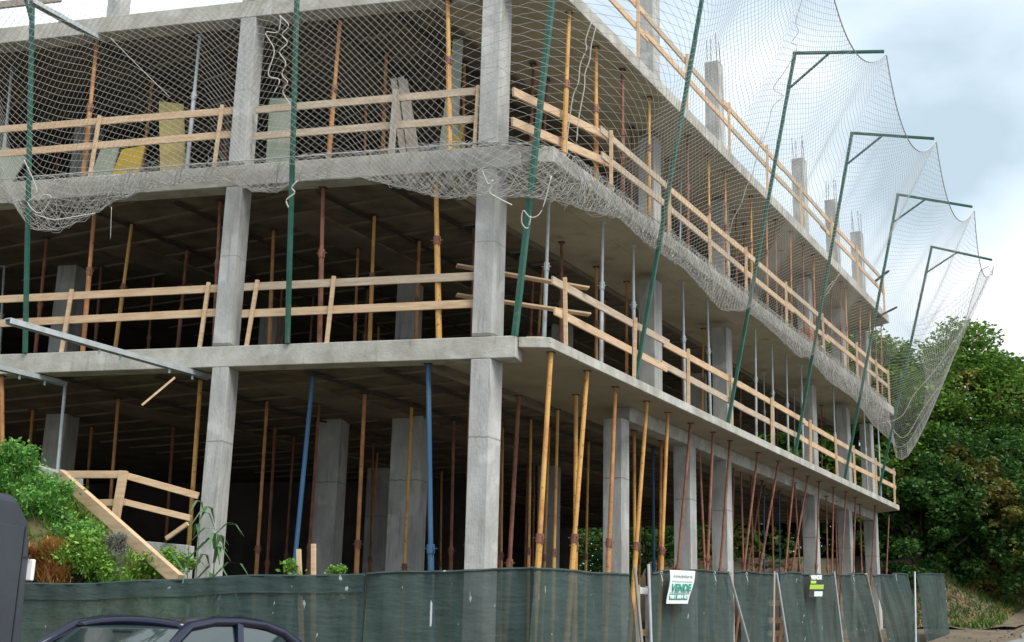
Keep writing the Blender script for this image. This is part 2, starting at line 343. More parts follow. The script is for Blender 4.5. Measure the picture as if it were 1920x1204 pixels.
# ------------------------------------------------------------ the concrete frame
B = thing('concrete_building', (0, 0, .3), 'unfinished grey concrete building frame of three open floors behind green mesh fence', 'building')
def pq(s, t): p = P(s, t, 0); return (p[0], p[1])
TE = 24.9
def te(s): return 23.35+.65*(.773-s) if s > -1.35 else 24.75
xL = -17.0
INTR = [(xL, .35), (-.06+.0, .35), pq(-.3, .45), pq(-.3, TE), pq(-11, TE), (xL, 24.0)]
for zi, (zt, zc, zl) in enumerate(((Z1, 5.63, 5.457), (Z2, 8.53, 8.425), (Z3, 11.47, 11.42))):
    zint = zl+.035
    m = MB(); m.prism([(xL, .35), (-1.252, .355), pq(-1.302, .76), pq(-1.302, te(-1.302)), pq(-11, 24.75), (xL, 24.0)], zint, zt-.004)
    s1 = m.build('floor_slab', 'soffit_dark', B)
    m = MB(); m.prism([(xL, 0), (.372, 0), (.386, .35), (-.30, .352), (xL, .352)], zl, zt)     # left edge beam
    
    e1 = m.build('edge_beam', 'slab_edge', B, bevel=.012)
    m = MB(); m.prism([(.388, .09), (.85, .186), pq(CW, te(CW)), pq(.002, te(0)), pq(.002, .56), (.388, .355)], zc, zt-.001)
    m = MB()
    if zi == 0: m.prism([pq(-.30, 5.02), pq(-.002, 5.02), pq(-.002, te(0)-.004), pq(-.30, te(0)-.004)], 5.365, zc-.006); m.build('drop_beam', 'slab_edge', B, bevel=.01)
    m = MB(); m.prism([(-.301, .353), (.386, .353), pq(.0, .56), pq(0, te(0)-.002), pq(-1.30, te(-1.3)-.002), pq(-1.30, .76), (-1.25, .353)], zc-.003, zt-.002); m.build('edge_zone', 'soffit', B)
    m = MB(); m.prism([(.388, .09), (.85, .186), pq(CW, te(CW)), pq(.002, te(0)), pq(.002, .56), (.388, .355)], zc, zt-.001)
    c1 = m.build('cantilever_slab', 'soffit' if 0 else 'slab_edge', B, bevel=.01)
    # dark soffit skin of the cantilever, cast against warm formwork
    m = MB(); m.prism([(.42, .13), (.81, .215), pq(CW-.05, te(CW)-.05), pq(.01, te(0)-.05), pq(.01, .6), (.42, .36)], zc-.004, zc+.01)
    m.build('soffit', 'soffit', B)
    # ribs and flush bands of the ribbed floor
    m = MB(); t = -3.0
    while t < TE-.6:
        smax = min(-1.31, (t*.966-.37)/.259)
        if smax > -12: m.box(P(-12 if t < 10 else -10.9, t, zl+.005), N*(smax+(12 if t < 10 else 10.9)), T*.07, Z*.07)
        t += .85
    m.build('ribs', 'rib', B)
    m = MB()
    for s0, wd in ((-1.32, .02), (-4.6, .8), (-8.8, .8)):
        t0 = max(.45, (.37+.259*s0)/.966)
        m.box(P(s0, t0, zl-.004), N*wd, T*(TE-.5-t0), Z*.075)
    m.build('band_beams', 'rib', B)
    # steel strips left in place under the ribs
    m = MB()
    for s0 in (-1.9, -3.1, -5.6, -7.2):
        t0 = (.45+.259*s0)/.966
        m.bar(P(s0, t0, zl-.02), P(s0, TE-4, zl-.02), .07, .03)
    m.build('steel_strips', 'steeldark', B)
# columns: corner, left row, right row, inside
def column(o, a, b, z0, z1, lab=None, dark=False, rebar=0):
    m = MB(); m.box((o[0], o[1], z0), a, b, Z*(z1-z0)); c = m.build('column', 'concrete', B, bevel=.012)
    if lab: c['label'] = lab
    if rebar:
        r = MB(); a = np.array(a); b = np.array(b)
        for u, v in ((.15, .15), (.85, .15), (.15, .85), (.85, .85)):
            p = np.array([o[0], o[1], z1-.05])+a*u+b*v; q = p+np.array([rnd.uniform(-.04, .04), rnd.uniform(-.04, .04), rebar*rnd.uniform(.85, 1.05)])
            r.tube(p, q, .008, n=5)
        r.build('rebar', 'rebar', c)
    return c
def seg(lv): return ((.1, 5.457), (Z1, 8.425), (Z2, 11.42), (Z3, 14.72))[lv]
for lv in range(4):
    z0, z1 = seg(lv)
    column((-.305, .003), X*.305, Y*.0+T*.36, z0, z1)
    column((-4.49 if lv > 0 else -4.46, .004), X*.28, Y*.36, z0, z1)
    column((-10.1, .004), X*.3, Y*.40, z0, z1)
for t in (4.66, 7.98, 10.12, 16.9, 20.4, 23.5):
    p = P(-.36, t, 0)
    z0, z1 = seg(0); column(p, N*.358, T*.34, .2, z1-.09)
for lv in (1, 2):
    z0, z1 = seg(lv)
    for t in (6.2, 10.28, 17.05, 20.6, 23.45):
        column(P(-.34, t, 0), N*.338, T*.38, z0, z1-.07)
for t, zt in ((6.2, 15.0), (10.1, 14.74), (17.0, 14.84), (20.4, 14.74), (23.45, 14.66)):
    column(P(-.34, t, 0), N*.338, T*.36, Z3, zt, rebar=.75)
column((-7.25, .3), X*.27, Y*.3, Z3, 14.6)
for x, y, wd in ((-4.68, 4.75, .47), (-3.13, 4.6, .60), (-9.8, 3.6, .45), (-1.8, 11, .45), (-6.0, 11, .5)):
    column((x, y), X*wd, Y*.45, .1, 5.5)
for lv in (1, 2):
    z0, z1 = seg(lv)
    for x, y, wd in ((-3.54, 5.65, .42), (-9.9, 3.55, .42), (-7.4, 7.5, .42), (-1.2, 9.5, .42), (-5.5, 11, .42), (1.3, 15, .42)):
        column((x, y), X*wd, Y*.42, z0, z1+.04)
# added unseen dark walls, closing back and left to keep daylight out
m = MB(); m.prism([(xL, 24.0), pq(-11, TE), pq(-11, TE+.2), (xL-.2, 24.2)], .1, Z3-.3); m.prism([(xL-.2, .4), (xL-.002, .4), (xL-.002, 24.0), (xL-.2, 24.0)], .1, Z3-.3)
m.build('added_rear_blocker', 'dark_blocker', B)
m = MB(); m.box((-16.9, 13, .1), X*13, Y*.2, Z*5.3); m.build('added_ground_blocker', 'dark_blocker', B)  # added dark wall that keeps the ground storey black inside

# ------------------------------------------------------------ steel props
PROPS = []
def prop(lv, face, col, tx, ty, bx, by, r=.036, cf=None, zt=None):
    zl, zc = ((5.457, 5.63), (8.425, 8.53), (11.42, 11.47))[lv]
    if zt is None:
        top = hit(tx, ty, Z, zc); zt = zc
        if top@N < 0 or top[1] < .1: top = hit(tx, ty, Z, zl); zt = zl
    else: top = hit(tx, ty, Z, zt)
    if face == 'L' and top[1] < .12: k = pl(tx, ty, .12); top = np.array([k[0], .14, zl]); zt = zl
    if lv == 2 and face == 'R' and top@N > .68: top = P(.66, hit(tx, ty, N, .66)@T, zc)
    hv = np.array([fw[0], fw[1], 0]); hv /= np.linalg.norm(hv)
    bot = hit(bx, by, hv, top@hv); d = bot-top
    fl = (G(top[0], top[1]), Z1, Z2)[lv]
    k = (fl-top[2])/d[2]; d2 = d*k
    if np.hypot(d2[0], d2[1]) > 1.2: d2[:2] *= 1.2/np.hypot(d2[0], d2[1])
    bot = top+d2
    PROPS.append([lv, face, col, top, bot, r, cf, px_x(top)])
def px_x(p):
    d = np.array(p)-CAM; return 960+F_PX*(d@CR)/(d@fw)
PL = [
 # ground storey, left face
 (0,'L','orange',12,628,4,800,.045),(0,'L','galv',123,715,108,880),(0,'L','orange',222,748,210,900),(0,'L','yellow',376,712,350,1080,.045),
 (0,'L','blue',587,703,550,1080,.045),(0,'L','blue',803,682,808,1070,.047),(0,'L','orange',501,752,480,1080),(0,'L','rust',516,800,500,1080),
 (0,'L','orange',684,738,668,1075,.042),(0,'L','orange',596,788,578,1080,.034),(0,'L','yellow',772,762,758,1070),(0,'L','rust',851,788,845,1070),
 (0,'L','orange',62,768,50,900),(0,'L','rust',325,800,312,1000),(0,'L','orange',172,800,160,960),(0,'L','rust',940,790,936,1065),(0,'L','rust',700,830,694,1070,.03),
 # middle storey, left face
 (1,'L','orange',178,388,156,645,.042),(1,'L','rust',88,447,72,605),(1,'L','yellow',247,420,216,655),(1,'L','rust',190,500,178,650,.03),
 (1,'L','rust',351,466,333,655),(1,'L','rust',413,378,403,600,.034),(1,'L','orange',513,432,505,645),(1,'L','rust',606,352,599,642,.04),
 (1,'L','yellow',702,405,693,640),(1,'L','orange',786,452,780,635),(1,'L','yellow',817,330,823,636,.046),(1,'L','rust',690,540,684,640,.03),
 (1,'L','rust',112,510,104,640,.03),(1,'L','rust',288,520,278,650,.03),(1,'L','rust',530,520,523,640,.03),
 (1,'L','galv',8,500,0,640,.03),
 # upper storey, left face
 (2,'L','orange',182,76,156,330,.042),(2,'L','galv',375,68,350,320,.036),(2,'L','galv',22,130,2,345,.034),(2,'L','orange',638,38,616,298,.04),
 (2,'L','yellow',839,-2,843,272,.044),(2,'L','orange',724,100,718,290,.036),(2,'L','orange',286,150,267,322,.036),(2,'L','rust',535,120,525,300,.034),
 (2,'L','rust',112,260,104,335,.03),(2,'L','rust',430,190,420,300,.03),(2,'L','rust',862,120,858,280,.03),
 # ground storey, right face, front row of long props under the cantilever
 (0,'R','yellow',1033,660,1008,1075,.046),(0,'R','yellow',1101,695,1072,1075,.046),(0,'R','orange',1154,725,1140,1075,.042),(0,'R','yellow',1213,752,1189,1080,.044),
 (0,'R','yellow',1252,773,1240,1065,.042),(0,'R','rust',1295,793,1270,1072,.036),(0,'R','rust',1337,810,1326,1072,.034),(0,'R','rust',1369,826,1350,1075,.034),
 (0,'R','rust',1421,848,1394,1075,.032),(0,'R','rust',1460,864,1424,1075,.032),(0,'R','rust',1490,878,1472,1075,.03),(0,'R','rust',1515,892,1484,1075,.03),
 (0,'R','rust',1536,902,1530,1075,.028),(0,'R','rust',1563,913,1560,1075,.028),(0,'R','rust',1586,922,1578,1075,.028),(0,'R','rust',1604,932,1600,1075,.028),
 (0,'R','rust',1641,948,1634,1075,.028),(0,'R','rust',1667,966,1662,1075,.026),
 # second row
 (0,'R','rust',973,742,955,1060,.044),(0,'R','yellow',1080,740,1078,1075,.044),(0,'R','yellow',1046,768,1038,1075,.034),(0,'R','rust',990,860,984,1070,.032),
 (0,'R','yellow',1189,807,1190,1075,.038),(0,'R','orange',1240,826,1237,1065,.036),(0,'R','yellow',942,800,939,1065,.036),(0,'R','yellow',1030,800,1020,1075,.03),
 (0,'R','blue',1224,838,1226,1080,.034),(0,'R','rust',1311,836,1322,1075,.032),(0,'R','rust',1389,877,1394,1075,.03),(0,'R','rust',1408,890,1412,1075,.028),
 (0,'R','rust',1447,900,1450,1075,.028),(0,'R','rust',1430,900,1400,1075,.028),(0,'R','rust',1507,928,1496,1075,.026),(0,'R','rust',1549,930,1552,1075,.026),
 (0,'R','rust',1490,905,1500,1075,.026),(0,'R','rust',1612,945,1616,1075,.026),(0,'R','rust',1566,940,1570,1075,.024),(0,'R','rust',1376,870,1372,1075,.026),
 (0,'R','blue',1432,910,1433,1075,.026),(0,'R','rust',1150,900,1148,1070,.03),(0,'R','rust',905,830,902,1065,.03),(0,'R','blue',1461,920,1462,1075,.024),
 # middle storey, right face: galvanised row near the edge
 (1,'R','galv',1029,376,1020,632,.036),(1,'R','galv',1130,417,1127,675,.036),(1,'R','galv',1187,461,1189,705,.034),(1,'R','galv',1280,531,1284,745,.032),
 (1,'R','galv',1326,562,1332,775,.031),(1,'R','galv',1416,616,1418,808,.03),(1,'R','galv',1447,645,1451,833,.029),(1,'R','galv',1474,665,1478,845,.029),
 (1,'R','galv',1502,686,1506,857,.028),(1,'R','galv',1562,727,1568,890,.028),(1,'R','galv',1619,760,1627,920,.028),(1,'R','galv',1645,775,1652,930,.026),
 (1,'R','rust',1053,454,1052,640,.036),(1,'R','orange',1118,500,1118,668,.034),(1,'R','orange',1175,528,1175,700,.034),(1,'R','yellow',1319,616,1317,770,.03),
 (1,'R','rust',975,480,968,640,.034),(1,'R','rust',1000,520,994,640,.03),(1,'R','galv',1432,700,1434,820,.024),(1,'R','galv',1489,730,1490,850,.022),
 (1,'R','rust',1389,700,1388,800,.024),(1,'R','rust',1540,760,1541,865,.022),
 # upper storey, right face
 (2,'R','yellow',1067,22,1057,290,.044),(2,'R','yellow',1117,88,1118,330,.042),(2,'R','rust',1167,130,1168,345,.036),(2,'R','yellow',1217,182,1217,400,.036),
 (2,'R','rust',1289,253,1290,430,.03),(2,'R','yellow',1328,290,1331,490,.032),(2,'R','orange',1359,320,1362,500,.032),(2,'R','yellow',1408,368,1410,560,.028),
 (2,'R','orange',1437,395,1439,570,.028),(2,'R','rust',1454,412,1456,580,.026),(2,'R','orange',1482,434,1484,590,.026),(2,'R','rust',1505,458,1508,610,.024),
 (2,'R','orange',1525,478,1528,620,.026),(2,'R','yellow',1585,540,1590,690,.028),(2,'R','rust',1576,528,1577,680,.024),(2,'R','orange',1612,566,1614,710,.022),
 (2,'R','yellow',1631,580,1632,730,.024),(2,'R','rust',1558,530,1559,660,.022),(2,'R','rust',1642,600,1643,730,.02),(2,'R','orange',1652,610,1654,740,.022),
 (2,'R','rust',1185,240,1184,370,.026),(2,'R','rust',1250,300,1250,430,.026),(2,'R','rust',1380,400,1381,530,.024),(2,'R','galv',1277,320,1275,450,.024),
 (2,'R','galv',1520,520,1522,620,.02),(2,'R','rust',1000,120,996,260,.034),(2,'R','rust',1025,150,1020,270,.03),(2,'R','rust',1395,420,1396,540,.02),(2,'R','rust',1465,470,1466,590,.02),
]
for a in PL: prop(*a)
# more props deep inside, standing on a grid under every slab
for lv in range(3):
    zl = (5.457, 8.425, 11.42)[lv]
    for i in range(9):
        for j in range(3 if lv < 2 else 2):
            s = -1.75-2.7*j+rnd.uniform(-.2, .2); t = 2.2+2.55*i+rnd.uniform(-.3, .3)
            tp = P(s, t, zl); fl = (G(tp[0], tp[1]), Z1, Z2)[lv]
            b = tp.copy(); b[2] = fl; b[:2] += [rnd.uniform(-.12, .12), rnd.uniform(-.1, .1)]
            PROPS.append([lv, 'D', rnd.choice(['rust', 'orange', 'orange', 'yellow']), tp, b, .03, .5, px_x(tp)])
CN = {'yellow': 'yellow', 'orange': 'rusty orange', 'rust': 'rust brown', 'galv': 'galvanised grey', 'blue': 'blue'}
LN = ['ground storey', 'middle storey', 'upper storey']
ORD = ['first', 'second', 'third', 'fourth', 'fifth', 'sixth', 'seventh', 'eighth', 'ninth', 'tenth', 'eleventh', 'twelfth', 'thirteenth', 'fourteenth', 'fifteenth', 'sixteenth', 'seventeenth', 'eighteenth', 'nineteenth', 'twentieth', 'twenty-first', 'twenty-second', 'twenty-third', 'twenty-fourth', 'twenty-fifth', 'twenty-sixth', 'twenty-seventh', 'twenty-eighth', 'twenty-ninth', 'thirtieth']
FN = {'L': 'left face', 'R': 'right face', 'D': 'deep inside'}
cnt = {}
for lv, face, col, top, bot, r, cf, x in sorted(PROPS, key=lambda q: q[7]):
    k = (lv, face, col); i = cnt.get(k, 0); cnt[k] = i+1
    t = thing('steel_prop', bot, '%s %s steel prop from the left, %s, %s' % (ORD[i], CN[col], FN[face], LN[lv]), 'prop', 'adjustable steel props holding up the slabs')
    d = top-bot; ln = np.linalg.norm(d); u = d/ln
    if cf is None: cf = (.47 if lv == 0 else .58)+rnd.uniform(-.05, .05)
    c = bot+d*cf
    MB().tube(bot+u*.01, c, r, n=10).build('outer_tube', col, t, smooth=False)
    MB().tube(c-u*.02, top-u*.012, r*.8, n=10).build('inner_tube', col, t)
    m = MB().tube(c-u*.10, c+u*.03, r*1.28, n=10)
    m.tube(c-u*.03+N*.0-X*r*2.1, c-u*.03+X*r*2.1, .008, n=6)
    if r > .03: m.torus(c-u*.06, X*.6+Y*.8, r*1.9, .007, n=10, k=4)
    m.build('collar', col if col in ('galv', 'blue') else 'rust', t)
    a = X; b = Y
    MB().box(top-X*.06-Y*.06-Z*.012, X*.12, Y*.12, Z*.012).build('head_plate', 'steeldark' if col != 'galv' else 'galv', t)
    MB().box(bot-X*.06-Y*.06, X*.12, Y*.12, Z*.012).build('base_plate', 'steeldark' if col != 'galv' else 'galv', t)

# ------------------------------------------------------------ timber guard rails
def rail(name, label, boards, posts, off, w=.035, h=.125, cat='guard rail'):
    """boards: list of lists of world points; posts: list of (bottom, top)."""
    t = thing(name, posts[0][0] if posts else boards[0][0], label, cat, 'timber guard rails along the slab edges')
    for b in boards:
        m = MB()
        for p, q in zip(b[:-1], b[1:]):
            p = np.array(p); q = np.array(q); d = (q-p)/np.linalg.norm(q-p); m.bar(p-d*.04, q+d*.04, w, h)
        m.build('board', 'wood' if rnd.random() < .6 else 'wood_pale', t, bevel=.004)
    for p, q in posts:
        p = np.array(p); q = np.array(q); m = MB(); m.bar(p, q, .06, .045, up=Y); m.build('post', 'wood', t, bevel=.004)
    return t
def lrail(label, x0, x1, zf, h1, h2, posts, py=.13):
    off = np.array([0, .045, 0])
    bd = []
    for hh in (h1, h2):
        bd.append([(x0, py, zf+hh+rnd.uniform(-.02, .02)), (x1, py, zf+hh+rnd.uniform(-.02, .02))])
    ps = [(np.array([x, py-.045, zf]), np.array([x+dx, py-.045, zf+h1+.09])) for x, dx in posts]
    return rail('guard_rail', label, bd, ps, off)
lrail('timber guard rail of two boards, middle storey, left of the second column', -8.9, -4.55, Z1, .98, .56, [(-7.2, .06), (-4.75, .06)])
lrail('timber guard rail of two boards, middle storey, between second and corner columns', -4.05, -.33, Z1, .98, .56, [(-3.95, .1), (-2.62, .05)])
lrail('timber guard rail of two boards, upper storey, left of the second column', -9.3, -4.55, Z2, 1.03, .60, [(-7.05, .05), (-4.78, .05)])
lrail('timber guard rail of two boards, upper storey, between second and corner columns', -4.1, -.33, Z2, .98, .52, [(-.38, .03)])
def rrail(label, zf, tpos, ztop, zmid, posts, kink=0.0, s=.70):
    bd = []
    for zz in (ztop, zmid):
        for a, b in zip(tpos[:-1], tpos[1:]):
            bd.append([P(s+rnd.uniform(-.015, .015), a-.22*rnd.random(), zz+rnd.uniform(-.035, .035)), P(s+rnd.uniform(-.015, .015), b+.25*rnd.random(), zz+rnd.uniform(-.035, .035))])
    ps = []
    for t in posts: ps.append((P(s+.045, t, zf), P(s+.045+rnd.uniform(-.01, .02), t+rnd.uniform(-.05, .05), ztop+.10)))
    return rail('guard_rail', label, bd, ps, None)
rrail('long timber guard rail along the middle slab edge of the right face', Z1, [.75, 5.0, 9.1, 13.6, 18.2, 23.0], 6.74, 6.29, [.95, 3.5, 6.0, 8.35, 11.0, 14.0, 16.4, 18.2, 20.6, 22.9])
rrail('long timber guard rail along the upper slab edge of the right face', Z2, [2.4, 5.2, 9.0, 12.8, 16.3, 19.8, 22.9], 9.78, 9.36, [2.55, 5.15, 7.3, 9.5, 12.4, 15.6, 19.0, 21.4, 22.9])
rrail('long timber guard rail on the top slab edge against the sky', Z3, [1.0, 4.2, 8.6, 12.5, 16.2, 20, 23], 12.80, 12.42, [3.7, 6.1, 8.6, 11.2, 14, 16.8, 19.6, 22.9])
# sloping boards by the corner of the upper storey
for lab, ps in (('upper weathered board running from the corner column over the upper slab', ((962, 172), (1150, 262))), ('lower broad board running from the corner column over the upper slab', ((960, 228), (1155, 312)))):
    a = pr(*ps[0], .35); b = pr(*ps[1], .62)
    tag(MB().bar(a, b, .04, .14).build('loose_board', 'wood', bevel=.004), lab, 'board', 'loose boards by the corner column')
for lab, ps in (('upper thin plank pushed out past the corner column on the middle storey', ((856, 498), (1103, 541))), ('lower thin plank pushed out past the corner column on the middle storey', ((856, 553), (1106, 590)))):
    a = hit(*ps[0], Y, .48); b = hit(*ps[1], N, .78)
    tag(MB().bar(a, b, .16, .03).build('loose_plank', 'wood', bevel=.004), lab, 'plank', 'thin planks past the corner column')
# two dark bars poking out of the top rail at the far end
for y0, lab in ((510, 'upper dark bar sticking out of the far end of the top rail'), (578, 'lower dark bar sticking out of the far end of the top rail')):
    a = hit(1638, y0+20, N, .55); b = hit(1682 if y0 > 550 else 1666, y0-2, N, 1.25)
    tag(MB().bar(a, b, .06, .05).build('steel_bar', 'steeldark'), lab, 'bar', 'dark bars at the far end of the top rail')

# ------------------------------------------------------------ green net gallows
def gallows(foot, top, tip, k, label, cmat='steelgreen', armfrac=.34, w=.064):
    t = thing('net_gallows', foot, label, 'net support', 'green steel gallows holding the safety net')
    foot, top, tip = map(np.array, (foot, top, tip))
    MB().bar(foot, top, w, w, up=N).build('mast', cmat, t, bevel=.006)
    d = (top-foot)/np.linalg.norm(top-foot); e2 = (tip-top)/np.linalg.norm(tip-top)
    MB().bar(top-e2*.04, tip, w*.9, w*.9, up=T if abs(T@e2) < .9 else X).build('arm', cmat, t, bevel=.005)
    MB().bar(top-d*.8, top+e2*.75, w*.6, w*.6, up=T if abs(T@e2) < .9 else X).build('brace', cmat, t)
    return t
RM = [(.12, .32, 2.1, 13.75), (3.66, .70, 2.2, 13.7), (8.26, .70, 2.33, 13.55), (12.83, .70, 2.36, 13.51), (17.26, .70, 2.47, 13.42), (20.9, .70, 2.62, 13.0)]
RT = [(4.0, 13.5), (4.1, 13.35), (4.15, 13.18), (4.24, 13.02), (4.34, 12.78), (4.25, 12.38)]
glab = ['green net gallows rising beside the corner column', 'green net gallows crossing the top slab edge, second from the corner', 'green net gallows with the nearest arm seen against the sky', 'green net gallows with the middle arm of the visible row', 'green net gallows with the fourth arm, above the far columns', 'green net gallows farthest from the corner, with the lowest arm']
for i, ((t, s0, s1, zt), (sT, zT), lab) in enumerate(zip(RM, RT, glab)):
    f = P(s0, t, Z1); 
    if i == 0:
        foot = hit(965, 630, Z, Z1); a = hit(1035, 0, T, foot@T); k = (13.75-Z1)/(a[2]-Z1); top = foot+(a-foot)*k; gallows(foot, top, top+N*1.7-Z*.25, i, lab, w=.08)
    else: gallows(f, P(s1, t, zt), P(sT, t, zT), i, lab)
gallows((-7.79, -.02, Z1), (-7.83, -1.0, 12.0), (-7.83, -2.9, 12.9), 0, 'green net gallows at the left edge of the view')
gallows((-3.22, -.02, Z1), (-3.0, -1.3, 13.6), (-3.0, -3.2, 13.3), 0, 'green net gallows between second and corner columns')

# ------------------------------------------------------------ safety net
def q2base(q):      # q<0 along left facade (x=q), q>0 along the right slab edge (t=q)
    if q <= -.3: return np.array([q, -.06]), np.array([0., -1.])
    if q >= .9:
        p = P(CW+.04, q, 0); return p[:2], N[:2]
    k = (q+.3)/1.2; k2 = k*k*(3-2*k)
    p = P(CW+.04, .9, 0)[:2]; a = np.array([-.3, -.06])
    c = np.array([.75, -.05]); b = (1-k)**2*a+2*k*(1-k)*c+k*k*p
    d = (1-k2)*np.array([0., -1.])+k2*N[:2]; return b, d/np.linalg.norm(d)
LQ = [-9.5, -8.2, -7.8, -7.3, -6.8, -6.3, -5.6, -4.4, -3.9, -3.5, -3.1, -2.2, -1.4, -.8, -.3, .1, .9, 2.2, 3.7, 5.1, 7, 8.4, 9.6, 12.2, 13, 15.2, 17.3, 19.4, 20.9, 21.9]
LZ = [8.35, 8.3, 7.82, 7.80, 8.0, 8.25, 8.42, 8.44, 8.2, 8.18, 8.34, 8.36, 8.12, 7.93, 7.88, 7.84, 7.85, 8.15, 8.08, 8.10, 7.80, 8.16, 8.18, 8.0, 8.15, 7.9, 7.95, 7.55, 7.45, 7.35]
TQ = [-12, -7.8, -3.1, .12, 3.66, 8.26, 12.83, 17.26, 20.9, 22.]
TS = [3.0, 2.9, 3.1, 3.6, 4.1-CW, 4.15-CW, 4.24-CW, 4.34-CW, 4.25-CW, 3.70-CW]
TZ = [13.2, 12.9, 13.3, 13.5, 13.3, 13.12, 12.96, 12.70, 12.25, 12.35]
def tip(q, flat=False):
    i = max(0, min(len(TQ)-2, int(np.searchsorted(TQ, q))-1)); k = (q-TQ[i])/(TQ[i+1]-TQ[i])
    sag = .95 if q > 0 else .3
    if flat: return float(np.interp(q, TQ, TS))-.06, float(np.interp(q, TQ, TZ))-sag*.55
    if q > 21.0: sag = 0
    z = TZ[i]+(TZ[i+1]-TZ[i])*k-sag*4*k*(1-k)*(1.0); s = TS[i]+(TS[i+1]-TS[i])*k-.12*4*k*(1-k); return s, z
NV = 56
def profile(q):
    te, tze = tip(q); ts, tz = tip(q, True); zl = float(np.interp(q, LQ, LZ))
    ln = .05 if q < -.3 else .05
    zt = Z2+.02 if q < 0 else Z2+.0
    wig = .05*math.sin(q*2.3)+.03*math.sin(q*5.7)
    end = max(0, min(1, (q-19.5)/2.2))
    bel = (.16 if q < -.3 else .26)+.12*end
    pts = [(ln, zt), (ln+.03, zt-.2), (bel*.6, zl+.10), (bel+.05, zl), (bel+.32, zl+.22), (bel+.32+(ts-bel)*.30, zl+.24+(tz-zl)*(.27 if q > 0 else .30)), (bel+.1+(ts-bel)*.64+wig, zl+(tz-zl)*.60), (te, tze)]
    # Catmull-Rom
    P4 = [pts[0]]+pts+[pts[-1]]; outp = []
    for i in range(1, len(P4)-2):
        p0, p1, p2, p3 = [np.array(x) for x in P4[i-1:i+3]]
        for k in np.linspace(0, 1, 12, endpoint=False):
            outp.append(.5*((2*p1)+(-p0+p2)*k+(2*p0-5*p1+4*p2-p3)*k*k+(-p0+3*p1-3*p2+p3)*k**3))
    outp.append(np.array(pts[-1])); o = np.array(outp)
    L_ = np.concatenate([[0], np.cumsum(np.linalg.norm(np.diff(o, axis=0), axis=1))])
    return o, L_
Q0, Q1, DQ = -9.6, 21.9, .1
nq = int((Q1-Q0)/DQ)+1
qs = np.linspace(Q0, Q1, nq); W = 90
GRID = np.zeros((nq, W+1, 3)); wav = np.random.RandomState(4).uniform(0, 6.28, 8)
for i, q in enumerate(qs):
    o, L_ = profile(q); b, d = q2base(q); lw = np.linspace(0, L_[-1], W+1)
    s = np.interp(lw, L_, o[:, 0]); z = np.interp(lw, L_, o[:, 1])
    vv = np.linspace(0, 1, W+1); amp = np.sin(np.pi*np.clip(vv*1.1, 0, 1))
    s = s+amp*(.04*np.sin(q*1.1+vv*4+wav[0])); z = z+amp*.04*np.sin(q*1.3+vv*5+wav[2])
    GRID[i, :, 0] = b[0]+d[0]*s; GRID[i, :, 1] = b[1]+d[1]*s; GRID[i, :, 2] = z
def gsample(q, v):
    a = np.clip((q-Q0)/(Q1-Q0)*(nq-1), 0, nq-1.001); b = np.clip(v*W, 0, W-.001); i = a.astype(int); j = b.astype(int); fa = (a-i)[:, None]; fb = (b-j)[:, None]
    return GRID[i, j]*(1-fa)*(1-fb)+GRID[i+1, j]*fa*(1-fb)+GRID[i, j+1]*(1-fa)*fb+GRID[i+1, j+1]*fa*fb
def strands(lines, r):
    """thin three sided threads along many polylines"""
    V = []; Fa = []; base = 0
    for p in lines:
        n = len(p)
        if n < 2: continue
        d = np.gradient(p, axis=0); d /= np.linalg.norm(d, axis=1)[:, None]+1e-9
        a = np.cross(d, [.3, .5, .81]); a /= np.linalg.norm(a, axis=1)[:, None]+1e-9; b = np.cross(d, a)
        ring = np.stack([p+r*(a*math.cos(g)+b*math.sin(g)) for g in (0, 2.094, 4.189)], 1).reshape(-1, 3)
        V.append(ring); i = np.arange(n-1)
        for k in range(3):
            k2 = (k+1) % 3; Fa.append(np.stack([base+3*i+k, base+3*i+k2, base+3*i+3+k2, base+3*i+3+k], 1))
        base += 3*n
    return np.concatenate(V), np.concatenate(Fa)
net = thing('safety_net', (0, -.06, Z2), 'huge pale diamond mesh safety net slung from the gallows round both faces', 'safety net')
lines = []; NVS = 100; span = 7.6; step = .132
for sg in (1, -1):
    q0 = Q0-span
    while q0 < Q1+span:
        v = np.linspace(0, 1, NVS); q = q0+(v*span if sg > 0 else (1-v)*span)
        ok = (q >= Q0) & (q <= Q1); 
        if ok.sum() > 2:
            lines.append(gsample(q[ok], v[ok]))
        q0 += step
V, Fc = strands(lines, .0031)
npmesh('mesh', V, Fc, 'net', net, orig(net))
# gathered folds where the net is bunched on the slab edge
lines = []; rs = np.random.RandomState(9)
for k in range(300):
    a = rs.uniform(Q0, Q1-1.5); ln = rs.uniform(.8, 3.0); qq = np.arange(a, min(a+ln, Q1), .07)
    if len(qq) < 3: continue
    v0 = rs.uniform(.0, .13); ph = rs.uniform(0, 6, 3); v = np.clip(v0+.035*np.sin(qq*rs.uniform(2, 7)+ph[0])+.02*np.sin(qq*11+ph[1]), 0, .2)
    p = gsample(qq, v); p = p+rs.uniform(-.03, .03, 3); p[:, :2] += (rs.uniform(-.02, .04, p[:, :2].shape))*.6; p[:, 2] += .02*np.sin(qq*15+ph[2])
    lines.append(p)
for k in range(60):                                 # the thick bundle round the corner column
    a = rs.uniform(-1.9, .6); ln = rs.uniform(.5, 1.5); qq = np.arange(a, a+ln, .06); ph = rs.uniform(0, 6, 3)
    v = np.clip(rs.uniform(0, .14)+.05*np.sin(qq*rs.uniform(3, 9)+ph[0]), 0, .22); p = gsample(qq, v)+rs.uniform(-.05, .05, 3); p[:, 2] += .05*np.sin(qq*9+ph[2]); lines.append(p)
V, Fc = strands(lines, .0042); npmesh('gathered_folds', V, Fc, 'net_edge', net, orig(net))
